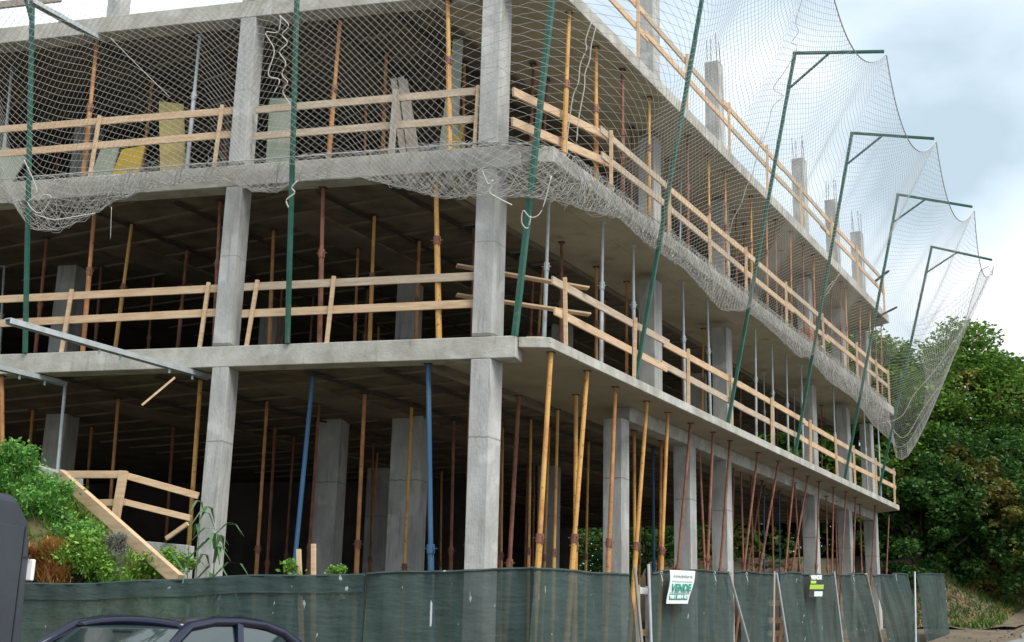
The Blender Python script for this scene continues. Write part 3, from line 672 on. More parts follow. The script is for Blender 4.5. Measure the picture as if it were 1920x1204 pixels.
V, Fc = strands([gsample(qs, np.ones(nq)), gsample(np.full(60, Q1), np.linspace(0, 1, 60)), gsample(qs, np.full(nq, .0))], .013); npmesh('edge_rope', V, Fc, 'net_edge', net, orig(net))
# second torn flap at the far end
en = gsample(np.full(30, Q1), np.linspace(.1, .98, 30)); el = [];
for k in range(0, 30, 1):
    a = en[k]; b = P(.8, TE-.3, 0)+Z*(Z2-.1+(a[2]-Z2)*.9) ; b = a+(b-a)*(.9*(k/29)**1.5+.1)
    n = 20; kk = np.linspace(0, 1, n)[:, None]; el.append(a+(b-a)*kk-np.array([[0, 0, .35]])*4*kk*(1-kk))
ea = np.array(el); cross = [ea[:, j] for j in range(0, 20)]
V, Fc = strands([x for x in el]+cross, .0045); fl = thing('torn_net_flap', tuple(en[0]), 'torn flap of netting hanging across the far end of the building', 'netting'); npmesh('mesh', V, Fc, 'net', fl, orig(fl))

# ropes hanging on the net
def rope(label, pts, r=.008, amp=.03, group='pale ropes lacing the safety net', m='rope', seed=0):
    rr = random.Random(seed); out_ = []
    pts = [np.array(p) for p in pts]
    P4 = [pts[0]]+[p+np.array([rr.uniform(-amp, amp), 0, 0]) for p in pts]+[pts[-1]]
    for i in range(1, len(P4)-2):
        p0, p1, p2, p3 = P4[i-1:i+3]
        for k in np.linspace(0, 1, 6, endpoint=False): out_.append(.5*((2*p1)+(-p0+p2)*k+(2*p0-5*p1+4*p2-p3)*k*k+(-p0+3*p1-3*p2+p3)*k**3))
    out_.append(P4[-1]); o = MB().path(out_, r*.85, 5).build('rope', m, smooth=True)
    return tag(o, label, 'rope', group)
def nq_(q, v): return gsample(np.array([q]), np.array([v]))[0]
def on(pts, d): return [dep(x, y, d) for x, y in pts]
rope('left strand of the wavy white rope pair beside the second column', on([(528, 30), (520, 60), (497, 62), (515, 95), (503, 140), (524, 150), (513, 175)], 16.3), .009, .012, seed=1)
rope('right strand of the wavy white rope pair beside the second column', on([(522, 30), (540, 48), (530, 65), (540, 80), (523, 98), (535, 118), (528, 140), (540, 155), (530, 172), (545, 198)], 16.3), .009, .012, seed=2)
rope('left strand of the pale rope pair right of the corner column', on([(1110, 42), (1098, 75), (1100, 92), (1088, 120), (1084, 155), (1075, 185), (1065, 262), (1063, 290)], 17.5), .010, .012, seed=3)
rope('right strand of the pale rope pair right of the corner column', on([(1118, 52), (1110, 85), (1106, 112), (1098, 138), (1097, 165), (1085, 225), (1080, 268)], 17.5), .010, .012, seed=4)
rope('long pale rope hanging down the middle of the net against the sky', on([(1505, -8), (1490, 40), (1494, 60), (1480, 80), (1492, 90), (1470, 130), (1455, 165), (1468, 180), (1445, 200), (1440, 230), (1425, 270)], 25), .008, .05, seed=5, m='net_edge')
rope('zigzag pale rope over the railings of the upper storey', on([(1428, 250), (1408, 330), (1400, 350), (1390, 385), (1377, 412), (1368, 440)], 24), .010, .03, seed=6)
rope('pale rope twisted in front of the fourth gallows mast', on([(1577, 510), (1565, 530), (1550, 550), (1540, 560), (1548, 545), (1562, 528)], 32), .012, .03, seed=7)
rope('pale rope along the fold of the net bag at the far end', [nq_(20.2, v)+N*.03 for v in (.16, .3, .42, .55, .7)], .014, .05, seed=8)
rope('pale rope along the outer fold of the net bag at the far end', [nq_(21.4, v)+N*.03 for v in (.10, .25, .4, .52)], .014, .05, seed=9)
rope('knotted white rope on the net corner under the left gallows', on([(45, 300), (70, 360), (52, 380), (75, 400), (95, 372), (82, 365), (70, 378)], 17.0), .009, .01, seed=10)
rope('taut white rope edging the net corner under the left gallows', on([(66, 402), (100, 412), (130, 408), (178, 400)], 17.0), .008, .008, seed=11)
rope('thin cord dangling below the upper slab near the left gallows', on([(209, 388), (207, 448)], 18), .005, .002, seed=12)
rope('thin diagonal pale cord stretched from the top slab to the yellow panel', on([(208, 72), (260, 125), (318, 182)], 17.4), .005, .002, seed=13)
rope('white rope loop tied to the corner gallows mast', on([(1035, 330), (1015, 395), (995, 408), (980, 395), (979, 418), (990, 428), (995, 405)], 16.9), .010, .01, seed=14)
rope('white rope tail tied to the gallows by the second column', on([(556, 340), (548, 352), (552, 362), (538, 375), (540, 390)], 16.6), .012, .008, seed=15)
rope('white rope tangled in the net bundle at the corner column', on([(905, 320), (915, 345), (925, 338), (918, 360), (935, 372), (960, 385)], 16.6), .011, .015, seed=16)

# ------------------------------------------------------------ galvanised formwork channels at the left
def channel(label, a, b):
    t = thing('steel_channel', a, label, 'steel beam', 'galvanised steel channels sticking out from under the slabs')
    a = np.array(a, float); b = np.array(b, float); d = (b-a)/np.linalg.norm(b-a); sd_ = np.cross(d, Z); sd_ /= np.linalg.norm(sd_)
    m = MB(); m.bar(a, b, .11, .012); m.bar(a-Z*.03+sd_*.055, b-Z*.03+sd_*.055, .012, .075); m.bar(a-Z*.03-sd_*.055, b-Z*.03-sd_*.055, .012, .075)
    m.build('channel', 'galv', t)
    L0 = np.linalg.norm(b-a)
    for k in (.4, .9, 1.9, 2.3):
        if k < L0-.1:
            p = a+d*k-Z*.085; MB().tube(p-Z*.05, p+Z*.02, .018, n=8).build('bolt', 'galv', t)
    return t
a = hit(395, 705, Z, 5.43); channel('long galvanised channel sloping out from under the first slab at the left', a, a-T*3.9)
a = hit(122, 716, Z, 5.43); channel('short galvanised channel behind the long one at the left edge', a, a-T*2.2)
a = hit(190, 72, Z, 11.40); channel('galvanised channel running out from under the top slab to the left gallows', a, a-T*1.5+Z*.0)
a = hit(330, 690, Z, 5.3)
tag(MB().bar(dep(328, 708, 18.6), dep(266, 760, 18.4), .03, .03).build('hanging_stick', 'wood'), 'thin pale stick dangling under the first slab near the channel', 'stick')
# board across the top left corner
a = pl(-10, 11, -.9); b = pl(115, -3, -.9)
tag(MB().bar(a, b, .05, .12).build('loose_board', 'wood_grey'), 'grey board tied across the top of the left gallows', 'board')

# ------------------------------------------------------------ things stored on the floors
def panel(name, label, c, y, m, cat='panel', th=.03, group=None):
    p = [pl(px_, py_, y+i*0.0) for i, (px_, py_) in enumerate(c)]
    # lean the top away from the edge a little
    p = [q+Y*(.25 if i < 2 else 0) for i, q in enumerate(p)]
    mb = MB(); nrm = np.cross(p[1]-p[0], p[3]-p[0]); nrm /= np.linalg.norm(nrm)
    mb.hexa([p[3], p[2], p[2]+nrm*th, p[3]+nrm*th, p[0], p[1], p[1]+nrm*th, p[0]+nrm*th])
    return tag(mb.build(name, m), label, cat, group)
panel('plywood_board', 'tall yellowish plywood board leaning behind the rail of the upper storey', [(284, 178), (330, 184), (349, 330), (300, 330)], .45, 'plywood')
panel('formwork_panel', 'bright yellow formwork panel low behind the rail of the upper storey', [(214, 270), (257, 262), (258, 335), (206, 335)], .5, 'ply_yellow')
panel('formwork_panel', 'dull greyish panel between an orange prop and the bright yellow panel', [(176, 262), (212, 250), (206, 338), (168, 338)], .55, 'ply_green')
panel('formwork_panel', 'pale green board standing right of the second column', [(494, 172), (535, 172), (541, 310), (498, 312)], .4, 'ply_green')
panel('formwork_panel', 'tall grey green board standing left of the corner column', [(842, 60), (860, 62), (856, 285), (822, 285)], .6, 'ply_green')
panel('formwork_panel', 'small yellow panel at the foot of the tall grey green board', [(846, 222), (862, 222), (860, 285), (845, 285)], .5, 'ply_yellow')
panel('formwork_panel', 'pale green panel at the left edge behind the upper rail', [(-12, 262), (34, 285), (16, 352), (-14, 352)], .5, 'ply_green')
for i, (a, b, lab) in enumerate((((743, 168), (733, 296), 'short grey plank leaning upright on the upper rail'), ((738, 148), (756, 290), 'first of three grey planks leaning behind the upper rail'), ((752, 145), (770, 290), 'middle of three grey planks leaning behind the upper rail'), ((758, 150), (781, 288), 'last of three grey planks leaning behind the upper rail'))):
    yy = .02 if i == 0 else .5
    tag(MB().bar(pl(*b, yy), pl(*a, yy+(.0 if i == 0 else .25)), .10, .03, up=Y).build('leaning_plank', 'wood_grey'), lab, 'plank', 'grey planks leaning on the upper storey')
tag(MB().bar(hit(988, 636, Z, Z1+.02), hit(1020, 636, Z, Z1+.02), .25, .02).build('loose_board', 'wood'), 'flat board lying on the middle slab corner', 'board')
# bricks and boxes
def pile(label, o, a, b, nx, ny, nz, sz, m, cat, gname='brick', rname='brick_pile'):
    t = thing(rname, o, label, cat); mb = MB()
    for i in range(nx):
        for j in range(ny):
            for k in range(nz):
                j1 = rnd.uniform(-.01, .01); q = np.array(o)+a*(i*sz[0]+j1)+b*(j*sz[1]+rnd.uniform(-.01, .01))+Z*(k*sz[2])
                mb.box(q, a*(sz[0]-.012), b*(sz[1]-.012), Z*(sz[2]-.008))
    mb.build(gname, m, t); return t
pile('stack of pink hollow bricks on the upper slab near its far end', P(.15, 15.6, Z2), T, N, 3, 2, 5, (.26, .13, .15), 'brick', 'brick stack')
pile('stack of pink hollow bricks beside the far columns on the upper slab', P(-.9, 17.9, Z2), T, N, 4, 2, 3, (.26, .13, .15), 'brick', 'brick stack')
pile('brown crate on the edge of the top slab above the second column', (-4.45, .05, Z3), X, Y, 1, 2, 3, (.44, .3, .16), 'wood', 'crate', 'crate_board', 'timber_crate')
pile('low heap of bricks on the top slab left of the brown crate', (-5.6, .3, Z3), X, Y, 3, 2, 1, (.2, .2, .16), 'brick', 'brick stack')
sh = MB().grid(lambda u, v: P(.5-.6*v, 17.2+1.4*u, Z2+.25+.12*math.sin(u*7)*math.cos(v*5)-.2*abs(v-.5)), 12, 8)
tag(sh.build('plastic_sheet', 'sheetwhite', smooth=True, solid=.01), 'crumpled white plastic sheet on the upper slab near its far end', 'sheet')

# ------------------------------------------------------------ timber frame, ledge and bank at the left
tf = thing('timber_barrier', pl(225, 990, -.5), 'pale timber barrier with a diagonal beam on the weedy bank', 'barrier')
def tb(name, a, b, h, y=-.5, th=.06):
    MB().bar(pl(*a, y), pl(*b, y+(.25 if b[0] > 300 else 0)), th, h).build(name, 'wood', tf, bevel=.005)
tb('top_board', (112, 890), (236, 890), .11); tb('top_board', (236, 892), (372, 930), .10)
tb('lower_board', (120, 945), (236, 942), .10, -.48); tb('lower_board', (236, 942), (358, 972), .09)
MB().bar(pl(212, 1000, -.55), pl(232, 883, -.55), .13, .06, up=Y).build('post', 'wood', tf, bevel=.005)
MB().bar(pl(312, 1010, -.3), pl(352, 982, -.3), .05, .06).build('brace', 'wood', tf)
tag(MB().bar(pl(112, 890, -.85), pl(335, 1088, -1.55), .10, .17).build('diagonal_beam', 'wood', bevel=.006), 'heavy pale timber beam lying diagonally down the bank', 'beam')
mb = MB(); a = pl(170, 1005, -.25); b = pl(350, 1022, -.25); mb.hexa([a-Z*1.2, b-Z*1.2, b-Z*1.2+Y*.25, a-Z*1.2+Y*.25, a, b, b+Y*.25, a+Y*.25])
tag(mb.build('concrete_ledge', 'concrete', bevel=.01), 'low grey concrete ledge behind the timber barrier', 'ledge')
mb = MB(); a = pl(72, 872, -.6); b = pl(122, 890, -.6); mb.hexa([a-Z*.35, b-Z*.35, b-Z*.35+Y*.5, a-Z*.35+Y*.5, a, b, b+Y*.5, a+Y*.5])
tag(mb.build('concrete_block', 'concrete', bevel=.015), 'grey concrete block at the upper end of the diagonal beam', 'block')
def bankz(x, y):
    h = np.interp(x, [-9, -7.2, -6.2, -5.3, -4.4, -3.6, -2.9, -2.2], [3.9, 3.75, 3.25, 2.5, 1.95, 1.4, .9, .1])
    k = max(0, min(1, (y+2.9)/1.3)); k2 = max(0, min(1, (.6-y)/.8)); return G(x, y)+(h-.15)*(k*k*(3-2*k))*(.55+.45*k2)
bm = MB().grid(lambda u, v: (-9.5+7.6*u, -2.95+3.4*v, bankz(-9.5+7.6*u, -2.95+3.4*v)+.06*math.sin(u*31)*math.cos(v*17)), 40, 20)
tag(bm.build('earth_bank', 'bank', smooth=True), kind='structure')
def blades(n, cfun, hmin, hmax, wd, seed, droop=.5, lean=.35, segs=3):
    rs = np.random.RandomState(seed); V = []; Fs = []
    base = 0
    for i in range(n):
        c = cfun(rs); h = rs.uniform(hmin, hmax); az = rs.uniform(0, 6.28); d = np.array([math.cos(az), math.sin(az), 0]); sd_ = np.array([-d[1], d[0], 0])*wd*.5*rs.uniform(.6, 1.3)
        ln = rs.uniform(.1, lean)
        for k in range(segs+1):
            u = k/segs; p = np.array(c)+Z*h*(u-droop*.5*u*u*u)+d*h*(ln*u+droop*u*u*.6); ww = (1-u)**.6 if k < segs else .05
            V += [p-sd_*ww, p+sd_*ww]
        for k in range(segs): b = base+2*k; Fs.append((b, b+1, b+3, b+2))
        base += 2*(segs+1)
    return np.array(V), np.array(Fs)
def reg(x0, x1, y0, y1, up=0):
    def f(rs):
        x = rs.uniform(x0, x1); y = rs.uniform(y0, y1); return (x, y, bankz(x, y)+up*rs.uniform(0, 1)-.02)
    return f
V, Fs = blades(15000, reg(-9.2, -2.9, -2.8, -.3), .06, .30, .03, 1, .7, .6); o = npmesh('weeds', V, Fs, 'weed'); tag(o, 'rough green weeds growing over the earth bank', 'weeds', kind='stuff')
def leafcloud(c, rx, ry, rz, n, size, seed, up=.3, hollow=.5):
    rs = np.random.RandomState(seed); u = rs.normal(size=(n, 3)); u /= np.linalg.norm(u, axis=1)[:, None]; r = rs.uniform(hollow, 1, n)**.7
    p = u*r[:, None]*np.array([rx, ry, rz])+np.array(c)
    return quads(p, size, rs, up)
def quads(p, size, rs, up=.3):
    n = len(p); a = rs.normal(size=(n, 3)); a[:, 2] *= .6; a /= np.linalg.norm(a, axis=1)[:, None]
    b = rs.normal(size=(n, 3)); b -= (b*a).sum(1)[:, None]*a; b /= np.linalg.norm(b, axis=1)[:, None]
    s = size*rs.uniform(.55, 1.25, n)[:, None]
    a = a*s; b = b*s*.5
    V = np.stack([p-a, p-b, p+a, p+b], 1).reshape(-1, 3); F_ = np.arange(4*n).reshape(n, 4); return V, F_
def shrub(label, spots, mname, seed, n=900, size=.055, cat='shrub', name='shrub', stem=True, grp=None):
    c0 = np.array(spots[0][0]); base = np.array([c0[0], c0[1], bankz(c0[0], c0[1])]) if c0[1] > -3 else np.array([c0[0], c0[1], G(c0[0], c0[1])])
    t = thing(name, base, label, cat, grp); VV = []; FF = []; k = 0
    for i, (c, r) in enumerate(spots):
        c = np.array(c)
        for j in range(9):
            rq = np.random.RandomState(seed*31+i*17+j); o_ = c+rq.normal(size=3)*np.array([r*.42, r*.3, r*.30]); rr = r*rq.uniform(.25, .6)
            def cf(rs): return o_-Z*rr*.8+rs.normal(size=3)*np.array([rr*.35, rr*.3, rr*.3])
            if mname in ('weed', 'bushleaf'):
                q_ = o_+rq.normal(size=(int(n*.12), 3))*np.array([rr*.75, rr*.6, rr*.55]); V, F_ = quads(q_, .034, rq); VV.append(V); FF.append(F_+k); k += len(V)
            V, F_ = blades(int(n*(.16 if mname not in ('weed', 'bushleaf') else .09)), cf, rr*.6, rr*2.1, .013 if mname != 'weed_grey' else .02, seed+i*7+j, rq.uniform(.5, 1.0), 1.0, 3); VV.append(V); FF.append(F_+k); k += len(V)
    npmesh('foliage', np.concatenate(VV), np.concatenate(FF), mname, t, base)
    mb = MB()
    for c, r in spots:
        mb.path([base-Z*.05, (np.array(base)+np.array(c))/2+np.array([.03, 0, .05]), np.array(c)+Z*r*.3], [.03, .02, .008], 5)
    mb.build('stem', 'bark', t); return t
def bp(x, y, yy=-1.6): return pl(x, y, yy)
shrub('tall feathery green shrub at the left edge above the van', [(bp(5, 870), .30), (bp(45, 865), .24), (bp(20, 905), .36), (bp(80, 915), .24)], 'bushleaf', 11, 1500, .05)
shrub('dark green shrub in the middle of the bank', [(bp(70, 950), .38), (bp(110, 980), .3), (bp(150, 1000), .22), (bp(60, 1000), .25)], 'bushleaf', 21, 1500, .045)
shrub('reddish brown dried bush beside the van', [(bp(75, 1035, -2.1), .34), (bp(112, 1060, -2.1), .28), (bp(60, 1070, -2.1), .24), (bp(105, 1030, -2.0), .24)], 'weed_brown', 31, 1300, .045)
shrub('bright green fern clump in front of the bank', [(bp(140, 1050, -1.95), .32), (bp(185, 1055, -1.95), .26), (bp(165, 1020, -1.9), .2)], 'weed', 41, 1600, .045)
shrub('grey withered bush leaning on the diagonal beam', [(bp(222, 1015, -1.7), .18), (bp(208, 1045, -1.8), .20), (bp(196, 1070, -1.8), .16)], 'weed_grey', 51, 900, .06)
shrub('small green bush under the lower end of the diagonal beam', [(bp(285, 1060, -1.3), .2), (bp(325, 1055, -.9), .2)], 'weed', 61, 900, .05)
def stalks(label, base, n, hs, seed, name='reed', m='reed'):
    rs = np.random.RandomState(seed); t = thing(name, base, label, 'plant'); base = np.array(base); mb = MB(); VV = []; FF = []; k = 0
    for i in range(n):
        b = base+np.array([rs.uniform(-.12, .12), rs.uniform(-.1, .1), 0]); h = hs*rs.uniform(.7, 1); top = b+Z*h+np.array([rs.uniform(-.1, .12), rs.uniform(-.1, .1), 0])
        mb.path([b, (b+top)/2+np.array([.01, 0, 0]), top], [.014, .010, .004], 5)
        for j in range(11):
            u = .25+.75*j/10; p = b+(top-b)*u; az = rs.uniform(0, 6.28); d = np.array([math.cos(az), math.sin(az)*.5, 0]); L0 = rs.uniform(.5, .95)*(1.1-.3*u); sd_ = np.cross(d, Z); sd_ /= np.linalg.norm(sd_); sd_ *= .035
            pts = [p, p+d*L0*.35+Z*L0*.35, p+d*L0*.7+Z*L0*.32, p+d*L0*1.0-Z*L0*.05]
            for ii, (q, ww) in enumerate(zip(pts, (.5, 1, .8, .05))): VV += [q-sd_*ww, q+sd_*ww]
            for ii in range(3): FF.append((k+2*ii, k+2*ii+1, k+2*ii+3, k+2*ii+2))
            k += 8
    mb.build('stem', m, t); npmesh('leaves', np.array(VV), np.array(FF), m, t, base)
b0 = pl(392, 1085, -1.2); stalks('tall reed with drooping leaves in front of the second column', (b0[0], b0[1], G(b0[0], b0[1])), 2, 3.4, 5)
b0 = pl(350, 1085, -1.3); stalks('slender reed clump twined round the yellow prop left of the second column', (b0[0], b0[1], G(b0[0], b0[1])), 2, 2.9, 8)
for i, (x, dd, lab) in enumerate(((548, 15.6, 'small leafy weed behind the fence at the foot of the blue prop'), (632, 15.4, 'small leafy weed behind the fence by the wide inner column'))):
    c = dep(x, 1072 if i else 1060, dd); shrub(lab, [(c, .12), (c-Z*.25, .16)], 'weed', 70+i*3, 160, .04, cat='weed', name='weed_plant')
# leaning stakes by the blue prop
for a, b, lab in (((560, 1030), (582, 1090), 'left of two short stakes leaning behind the fence'), ((588, 1020), (600, 1090), 'right of two short stakes leaning behind the fence')):
    tag(MB().bar(dep(*b, 15.5)-Z*1.3, dep(*a, 15.7), .05, .05, up=Y).build('stake', 'wood'), lab, 'stake', 'stakes leaning behind the fence')

# ------------------------------------------------------------ green mesh fence
def ftop(p):
    t = p@T; s = p@N
    if s < 2.19: return float(np.interp(p[0], [-9, -5.1, -2.97, .92, 1.5], [1.93, 2.0, 2.08, 2.25, 2.27]))
    return float(np.interp(t, [-3, -.3, .19, 1.3, 4.8, 12.5, 23.5], [2.27, 2.32, 2.36, 2.48, 2.66, 3.08, 3.76]))
def sheet(label, a, b, seed, zig=.03, bulge=.05, skew=(0, 0), band=False):
    rs = np.random.RandomState(seed); ph = rs.uniform(0, 6.28, 6); a = np.array(a, float); b = np.array(b, float); L0 = np.linalg.norm(b-a); d = (b-a)/L0; nr = np.array([d[1], -d[0], 0])
    zt = lambda u: ftop(a+(b-a)*u)+zig*(math.sin(u*L0*1.7+ph[0])*.5+math.sin(u*L0*4.1+ph[1])*.3)-.05*min(1, .15/(.02+min(u, 1-u)*L0))*.3
    def f(u, v):
        p = a+(b-a)*u; g = G(p[0], p[1])+.03; z = g+(zt(u)-g)*v
        sk = skew[0]*(1-v)*(1-u)+skew[1]*(1-v)*u
        off = (bulge*min(1, 4*u, 4*(1-u)))*(math.sin(v*3.1)*math.sin(u*L0*1.2+ph[2])+.5*math.sin(u*L0*6+v*4+ph[3])*(.3+.7*v))+.02*math.sin(u*L0*17+v*9+ph[4])
        return p+d*sk+nr*off+Z*z
    t = thing('fence_sheet', (a[0], a[1], G(a[0], a[1])), label, 'fence', 'green mesh fence sheets along the road')
    MB().grid(f, max(8, int(L0*10)), 22).build('mesh_sheet', 'shade', t, smooth=True)
    mb = MB().path([f(i/40, 1)+Z*.0 for i in range(41)], .018, 6); mb.build('hem', 'shade', t)
    if band:
        def f2(u, v):
            p = f(u, .90+.10*v); return p+nr*.02
        MB().grid(f2, max(8, int(L0*10)), 3).build('folded_band', 'shade', t, smooth=True)
    return t, f
def fr(x, y=1085, s=2.2):
    p = hit(x, y, N, s); return np.array([p[0], p[1], 0])
corner = np.array([1.45, -3.1, 0])
sheet('long green mesh fence sheet left of the bend with a folded top band', (-9, -3.1, 0), (-.6, -3.1, 0), 1, .025, .05, band=True)
sheet('green mesh fence sheet just before the bend below the corner column', (-.58, -3.1, 0), corner, 2, .02, .05)
sheet('green mesh fence sheet between the bend and the ladder gap', corner-T*.08, fr(1182), 3, .02, .05, (0, .35))
xs = [(1224, 1371, (-.1, .2), 'wide green mesh sheet carrying the large white sale notice'), (1379, 1450, (.35, -.2), 'crumpled green mesh sheet right of the large white notice'), (1461, 1566, (.35, .5), 'green mesh sheet carrying the small black sale notice'), (1572, 1626, (.9, 1.2), 'green mesh sheet with a sagging top right of the black notice'), (1638, 1704, (1.5, .9), 'smooth green mesh sheet, last but one at the far end'), (1720, 1771, (.6, .2), 'last green mesh sheet at the far end of the fence')]
SH = {}
for i, (x0, x1, sk, lab) in enumerate(xs):
    SH[i] = sheet(lab, fr(x0), fr(x1), 10+i, .03 if i else .02, .11 if i else .04, sk)[1]
# poles of the fence
def pole(label, xt, yt, xb, yb, r=.022, m='galv', s=2.27, rows='fence poles along the road'):
    a = hit(xt, yt, N, s); b = hit(xb, yb, N, s+.02); d = b-a
    k = (G(a[0], a[1])-a[2])/d[2]; b = a+d*k
    return tag(MB().tube(b, a, r, n=8).build('fence_pole', m), label, 'pole', rows)
pole('left pole of the ladder gap, leaning right', 1190, 1062, 1203, 1204, .022, 'wood_grey')
pole('right pole of the ladder gap, upright', 1216, 1058, 1221, 1204, .020, 'galv')
pole('bent pale pole right of the large white notice', 1366, 1070, 1382, 1128, .022, 'galv')
pole('brownish pole of the split left of the black notice', 1452, 1072, 1450, 1204, .018, 'wood_grey')
pole('white pole of the split left of the black notice, leaning', 1456, 1075, 1476, 1204, .022, 'galv')
pole('slim pole right of the black notice', 1564, 1072, 1577, 1180, .020, 'galv')
pole('thick leaning pole between the two far sheets', 1624, 1076, 1650, 1190, .030, 'wood_grey')
pole('thin upright pole before the last fence sheet', 1715, 1072, 1717, 1195, .024, 'galv')
for i, x in enumerate((-8.5, -5.6, -2.7, .2)):
    tag(MB().tube((x, -3.02, G(x, -3)), (x, -3.02, ftop(np.array([x, -3.1, 0]))-.04), .024, n=8).build('fence_pole', 'galv'), '%s steel pole behind the long left fence sheets' % ORD[i], 'pole', 'fence poles along the road')
for i, (x, lab) in enumerate(((1240, 'first'), (1340, 'second'), (1400, 'third'), (1500, 'fourth'), (1600, 'fifth'), (1680, 'sixth'))):
    p = fr(x, 1085, 2.215); z = ftop(p); mb = MB()
    mb.torus(p+Z*(z-.02), T*.9+N*.3, .018, .004, 10, 4); mb.path([p+Z*(z-.05), p+Z*(z-.14)+N*.02, p+Z*(z-.2)+T*.03], .004, 4)
    tag(mb.build('cable_tie', 'paperwhite'), lab+' pale tie from the ladder gap on the top hem of the fence', 'tie', 'ties on the fence hem')
# ladder in the gap
a = fr(1196, 1090, 2.0); b = fr(1214, 1090, 2.0); ld = thing('wooden_gate', (a[0], a[1], G(a[0], a[1])), 'makeshift timber rungs closing the gap in the green fence', 'gate'); g0 = G(a[0], a[1])
for zz, mm in ((2.18, 'sheetwhite'), (1.62, 'wood'), (1.2, 'wood_grey'), (.8, 'wood')):
    MB().bar(a-T*.02+Z*zz, b+T*.05+Z*zz, .03, .09).build('rung', mm, ld)
MB().bar(a+Z*g0, a+Z*2.25, .05, .05, up=T).build('stile', 'wood_grey', ld); MB().bar(b+Z*g0, b+Z*2.25, .05, .05, up=T).build('stile', 'wood_grey', ld)
a = fr(1440, 1130, 2.0); b = fr(1462, 1130, 2.0); bd = thing('timber_crosspieces', (a[0], a[1], G(a[0], a[1])), 'reddish timber crosspieces seen through the split left of the black notice', 'boards')
for y in (1131, 1163, 1188): p = hit(1440, y, N, 2.0); q = hit(1464, y, N, 2.0); MB().bar(p, q, .03, .10).build('board', 'wood', bd)
# notices
def text(body, loc, right, up, size, m, parent, name='lettering', ext=.002, bold=0.0, width=None):
    cu = bpy.data.curves.new(name, 'FONT'); cu.body = body; cu.size = size; cu.extrude = ext; cu.offset = bold; cu.align_x = 'CENTER'; cu.align_y = 'CENTER'
    to = bpy.data.objects.new(name, cu); COL.objects.link(to); dg = bpy.context.evaluated_depsgraph_get(); me = bpy.data.meshes.new_from_object(to.evaluated_get(dg)); bpy.data.objects.remove(to)
    right = np.array(right)/np.linalg.norm(right); up = np.array(up)/np.linalg.norm(up); nn = np.cross(right, up)
    sx = 1.0
    if width:
        xs_ = [v.co.x for v in me.vertices]; sx = width/(max(xs_)-min(xs_))
    org = ORG[parent]
    for v in me.vertices:
        q = np.array(loc)+right*v.co.x*sx+up*v.co.y+nn*v.co.z-org; v.co = q
    me.materials.clear(); me.materials.append(M[m]); me.update()
    o = bpy.data.objects.new(name, me); COL.objects.link(o); o.parent = parent; return o
def notice(label, c, s=2.32):
    p = [hit(x, y, N, s) for x, y in c]      # tl tr br bl
    return p
p = notice('', [(1256, 1069), (1303, 1071), (1291, 1132), (1251, 1132)])
t = thing('sale_notice', p[3], 'large white notice with green VENDE lettering hung on the fence', 'sign')
tl, tr, br, bl = p
def sg(u, v, o=0.0): return (tl*(1-u)+tr*u)*(1-v)+(bl*(1-u)+br*u)*v+N*(o+.015*math.sin(v*5))
MB().grid(lambda u, v: sg(u, v), 6, 10).build('sheet', 'paperwhite', t, solid=.004)
rt = tr-tl; ut = (tl+tr)/2-(bl+br)/2; Wd = np.linalg.norm(rt); Hh = np.linalg.norm(ut)
text('VENDE', sg(.5, .53, .012), rt, ut, Hh*.30, 'papertxt', t, width=Wd*.78, bold=.006)
text('Inmobiliaria', sg(.5, .17, .012), rt, ut, Hh*.15, 'papergrey', t, width=Wd*.75)
MB().grid(lambda u, v: sg(.08+.84*u, .715+.17*v, .008), 2, 2).build('green_band', 'papertxt', t)
text('981 884 87', sg(.5, .80, .014), rt, ut, Hh*.15, 'paperwhite', t, width=Wd*.72, bold=.003)
MB().grid(lambda u, v: sg(.06+.86*u, .335+.015*v, .008), 2, 1).build('rule', 'papertxt', t); MB().grid(lambda u, v: sg(.06+.86*u, .675+.012*v, .008), 2, 1).build('rule', 'papertxt', t)
p = notice('', [(1516, 1077), (1543, 1077), (1543, 1120), (1518, 1120)])
t = thing('sale_notice', p[3], 'small black notice with a lime green band hung on the fence', 'sign'); tl, tr, br, bl = p
rt = tr-tl; ut = (tl+tr)/2-(bl+br)/2; Wd = np.linalg.norm(rt); Hh = np.linalg.norm(ut)
MB().grid(lambda u, v: sg(u, v), 6, 10).build('sheet', 'signblack', t, solid=.004)
text('VENDE', sg(.45, .14, .012), rt, ut, Hh*.24, 'paperwhite', t, width=Wd*.78, bold=.008)
MB().grid(lambda u, v: sg(.05+.38*u, .28+.12*v, .008), 1, 1).build('lime_patch', 'signlime', t)
MB().grid(lambda u, v: sg(.0+1.0*u, .45+.20*v, .008), 1, 1).build('lime_band', 'signlime', t)
MB().grid(lambda u, v: sg(.36+.62*u, .74+.22*v, .008), 1, 1).build('white_patch', 'paperwhite', t)
# rubbish at the far end of the fence
p = dep(1790, 1170, 39.5); p[2] = G(p[0], p[1]); tag(MB().tube(p, p+Z*.42, .16, .10, 10).build('white_sack', 'sheetwhite', bevel=.02), 'small white sack standing past the end of the fence', 'sack')
p = dep(1800, 1185, 38.5); p[2] = G(p[0], p[1])+.08; tag(MB().torus(p, Z, .34, .11, 18, 8).build('old_tyre', 'tyre', smooth=True), 'old black tyre lying past the end of the fence', 'tyre')
rs = np.random.RandomState(5); mb = MB()
for i in range(420):
    s = rs.uniform(2.4, 4.6); t = rs.uniform(6, 40); p = P(s, t, 0); p[2] = G(p[0], p[1]); a = rs.uniform(.015, .06)
    mb.box(p-Z*.02, X*a*rs.uniform(.6, 1.8)+Y*a*.3, Y*a-X*a*.3, Z*a*.7)
tag(mb.build('rubble', 'stone'), 'scattered small stones on the verge beside the road', 'stones', kind='stuff')
def gcover(x):
    return None
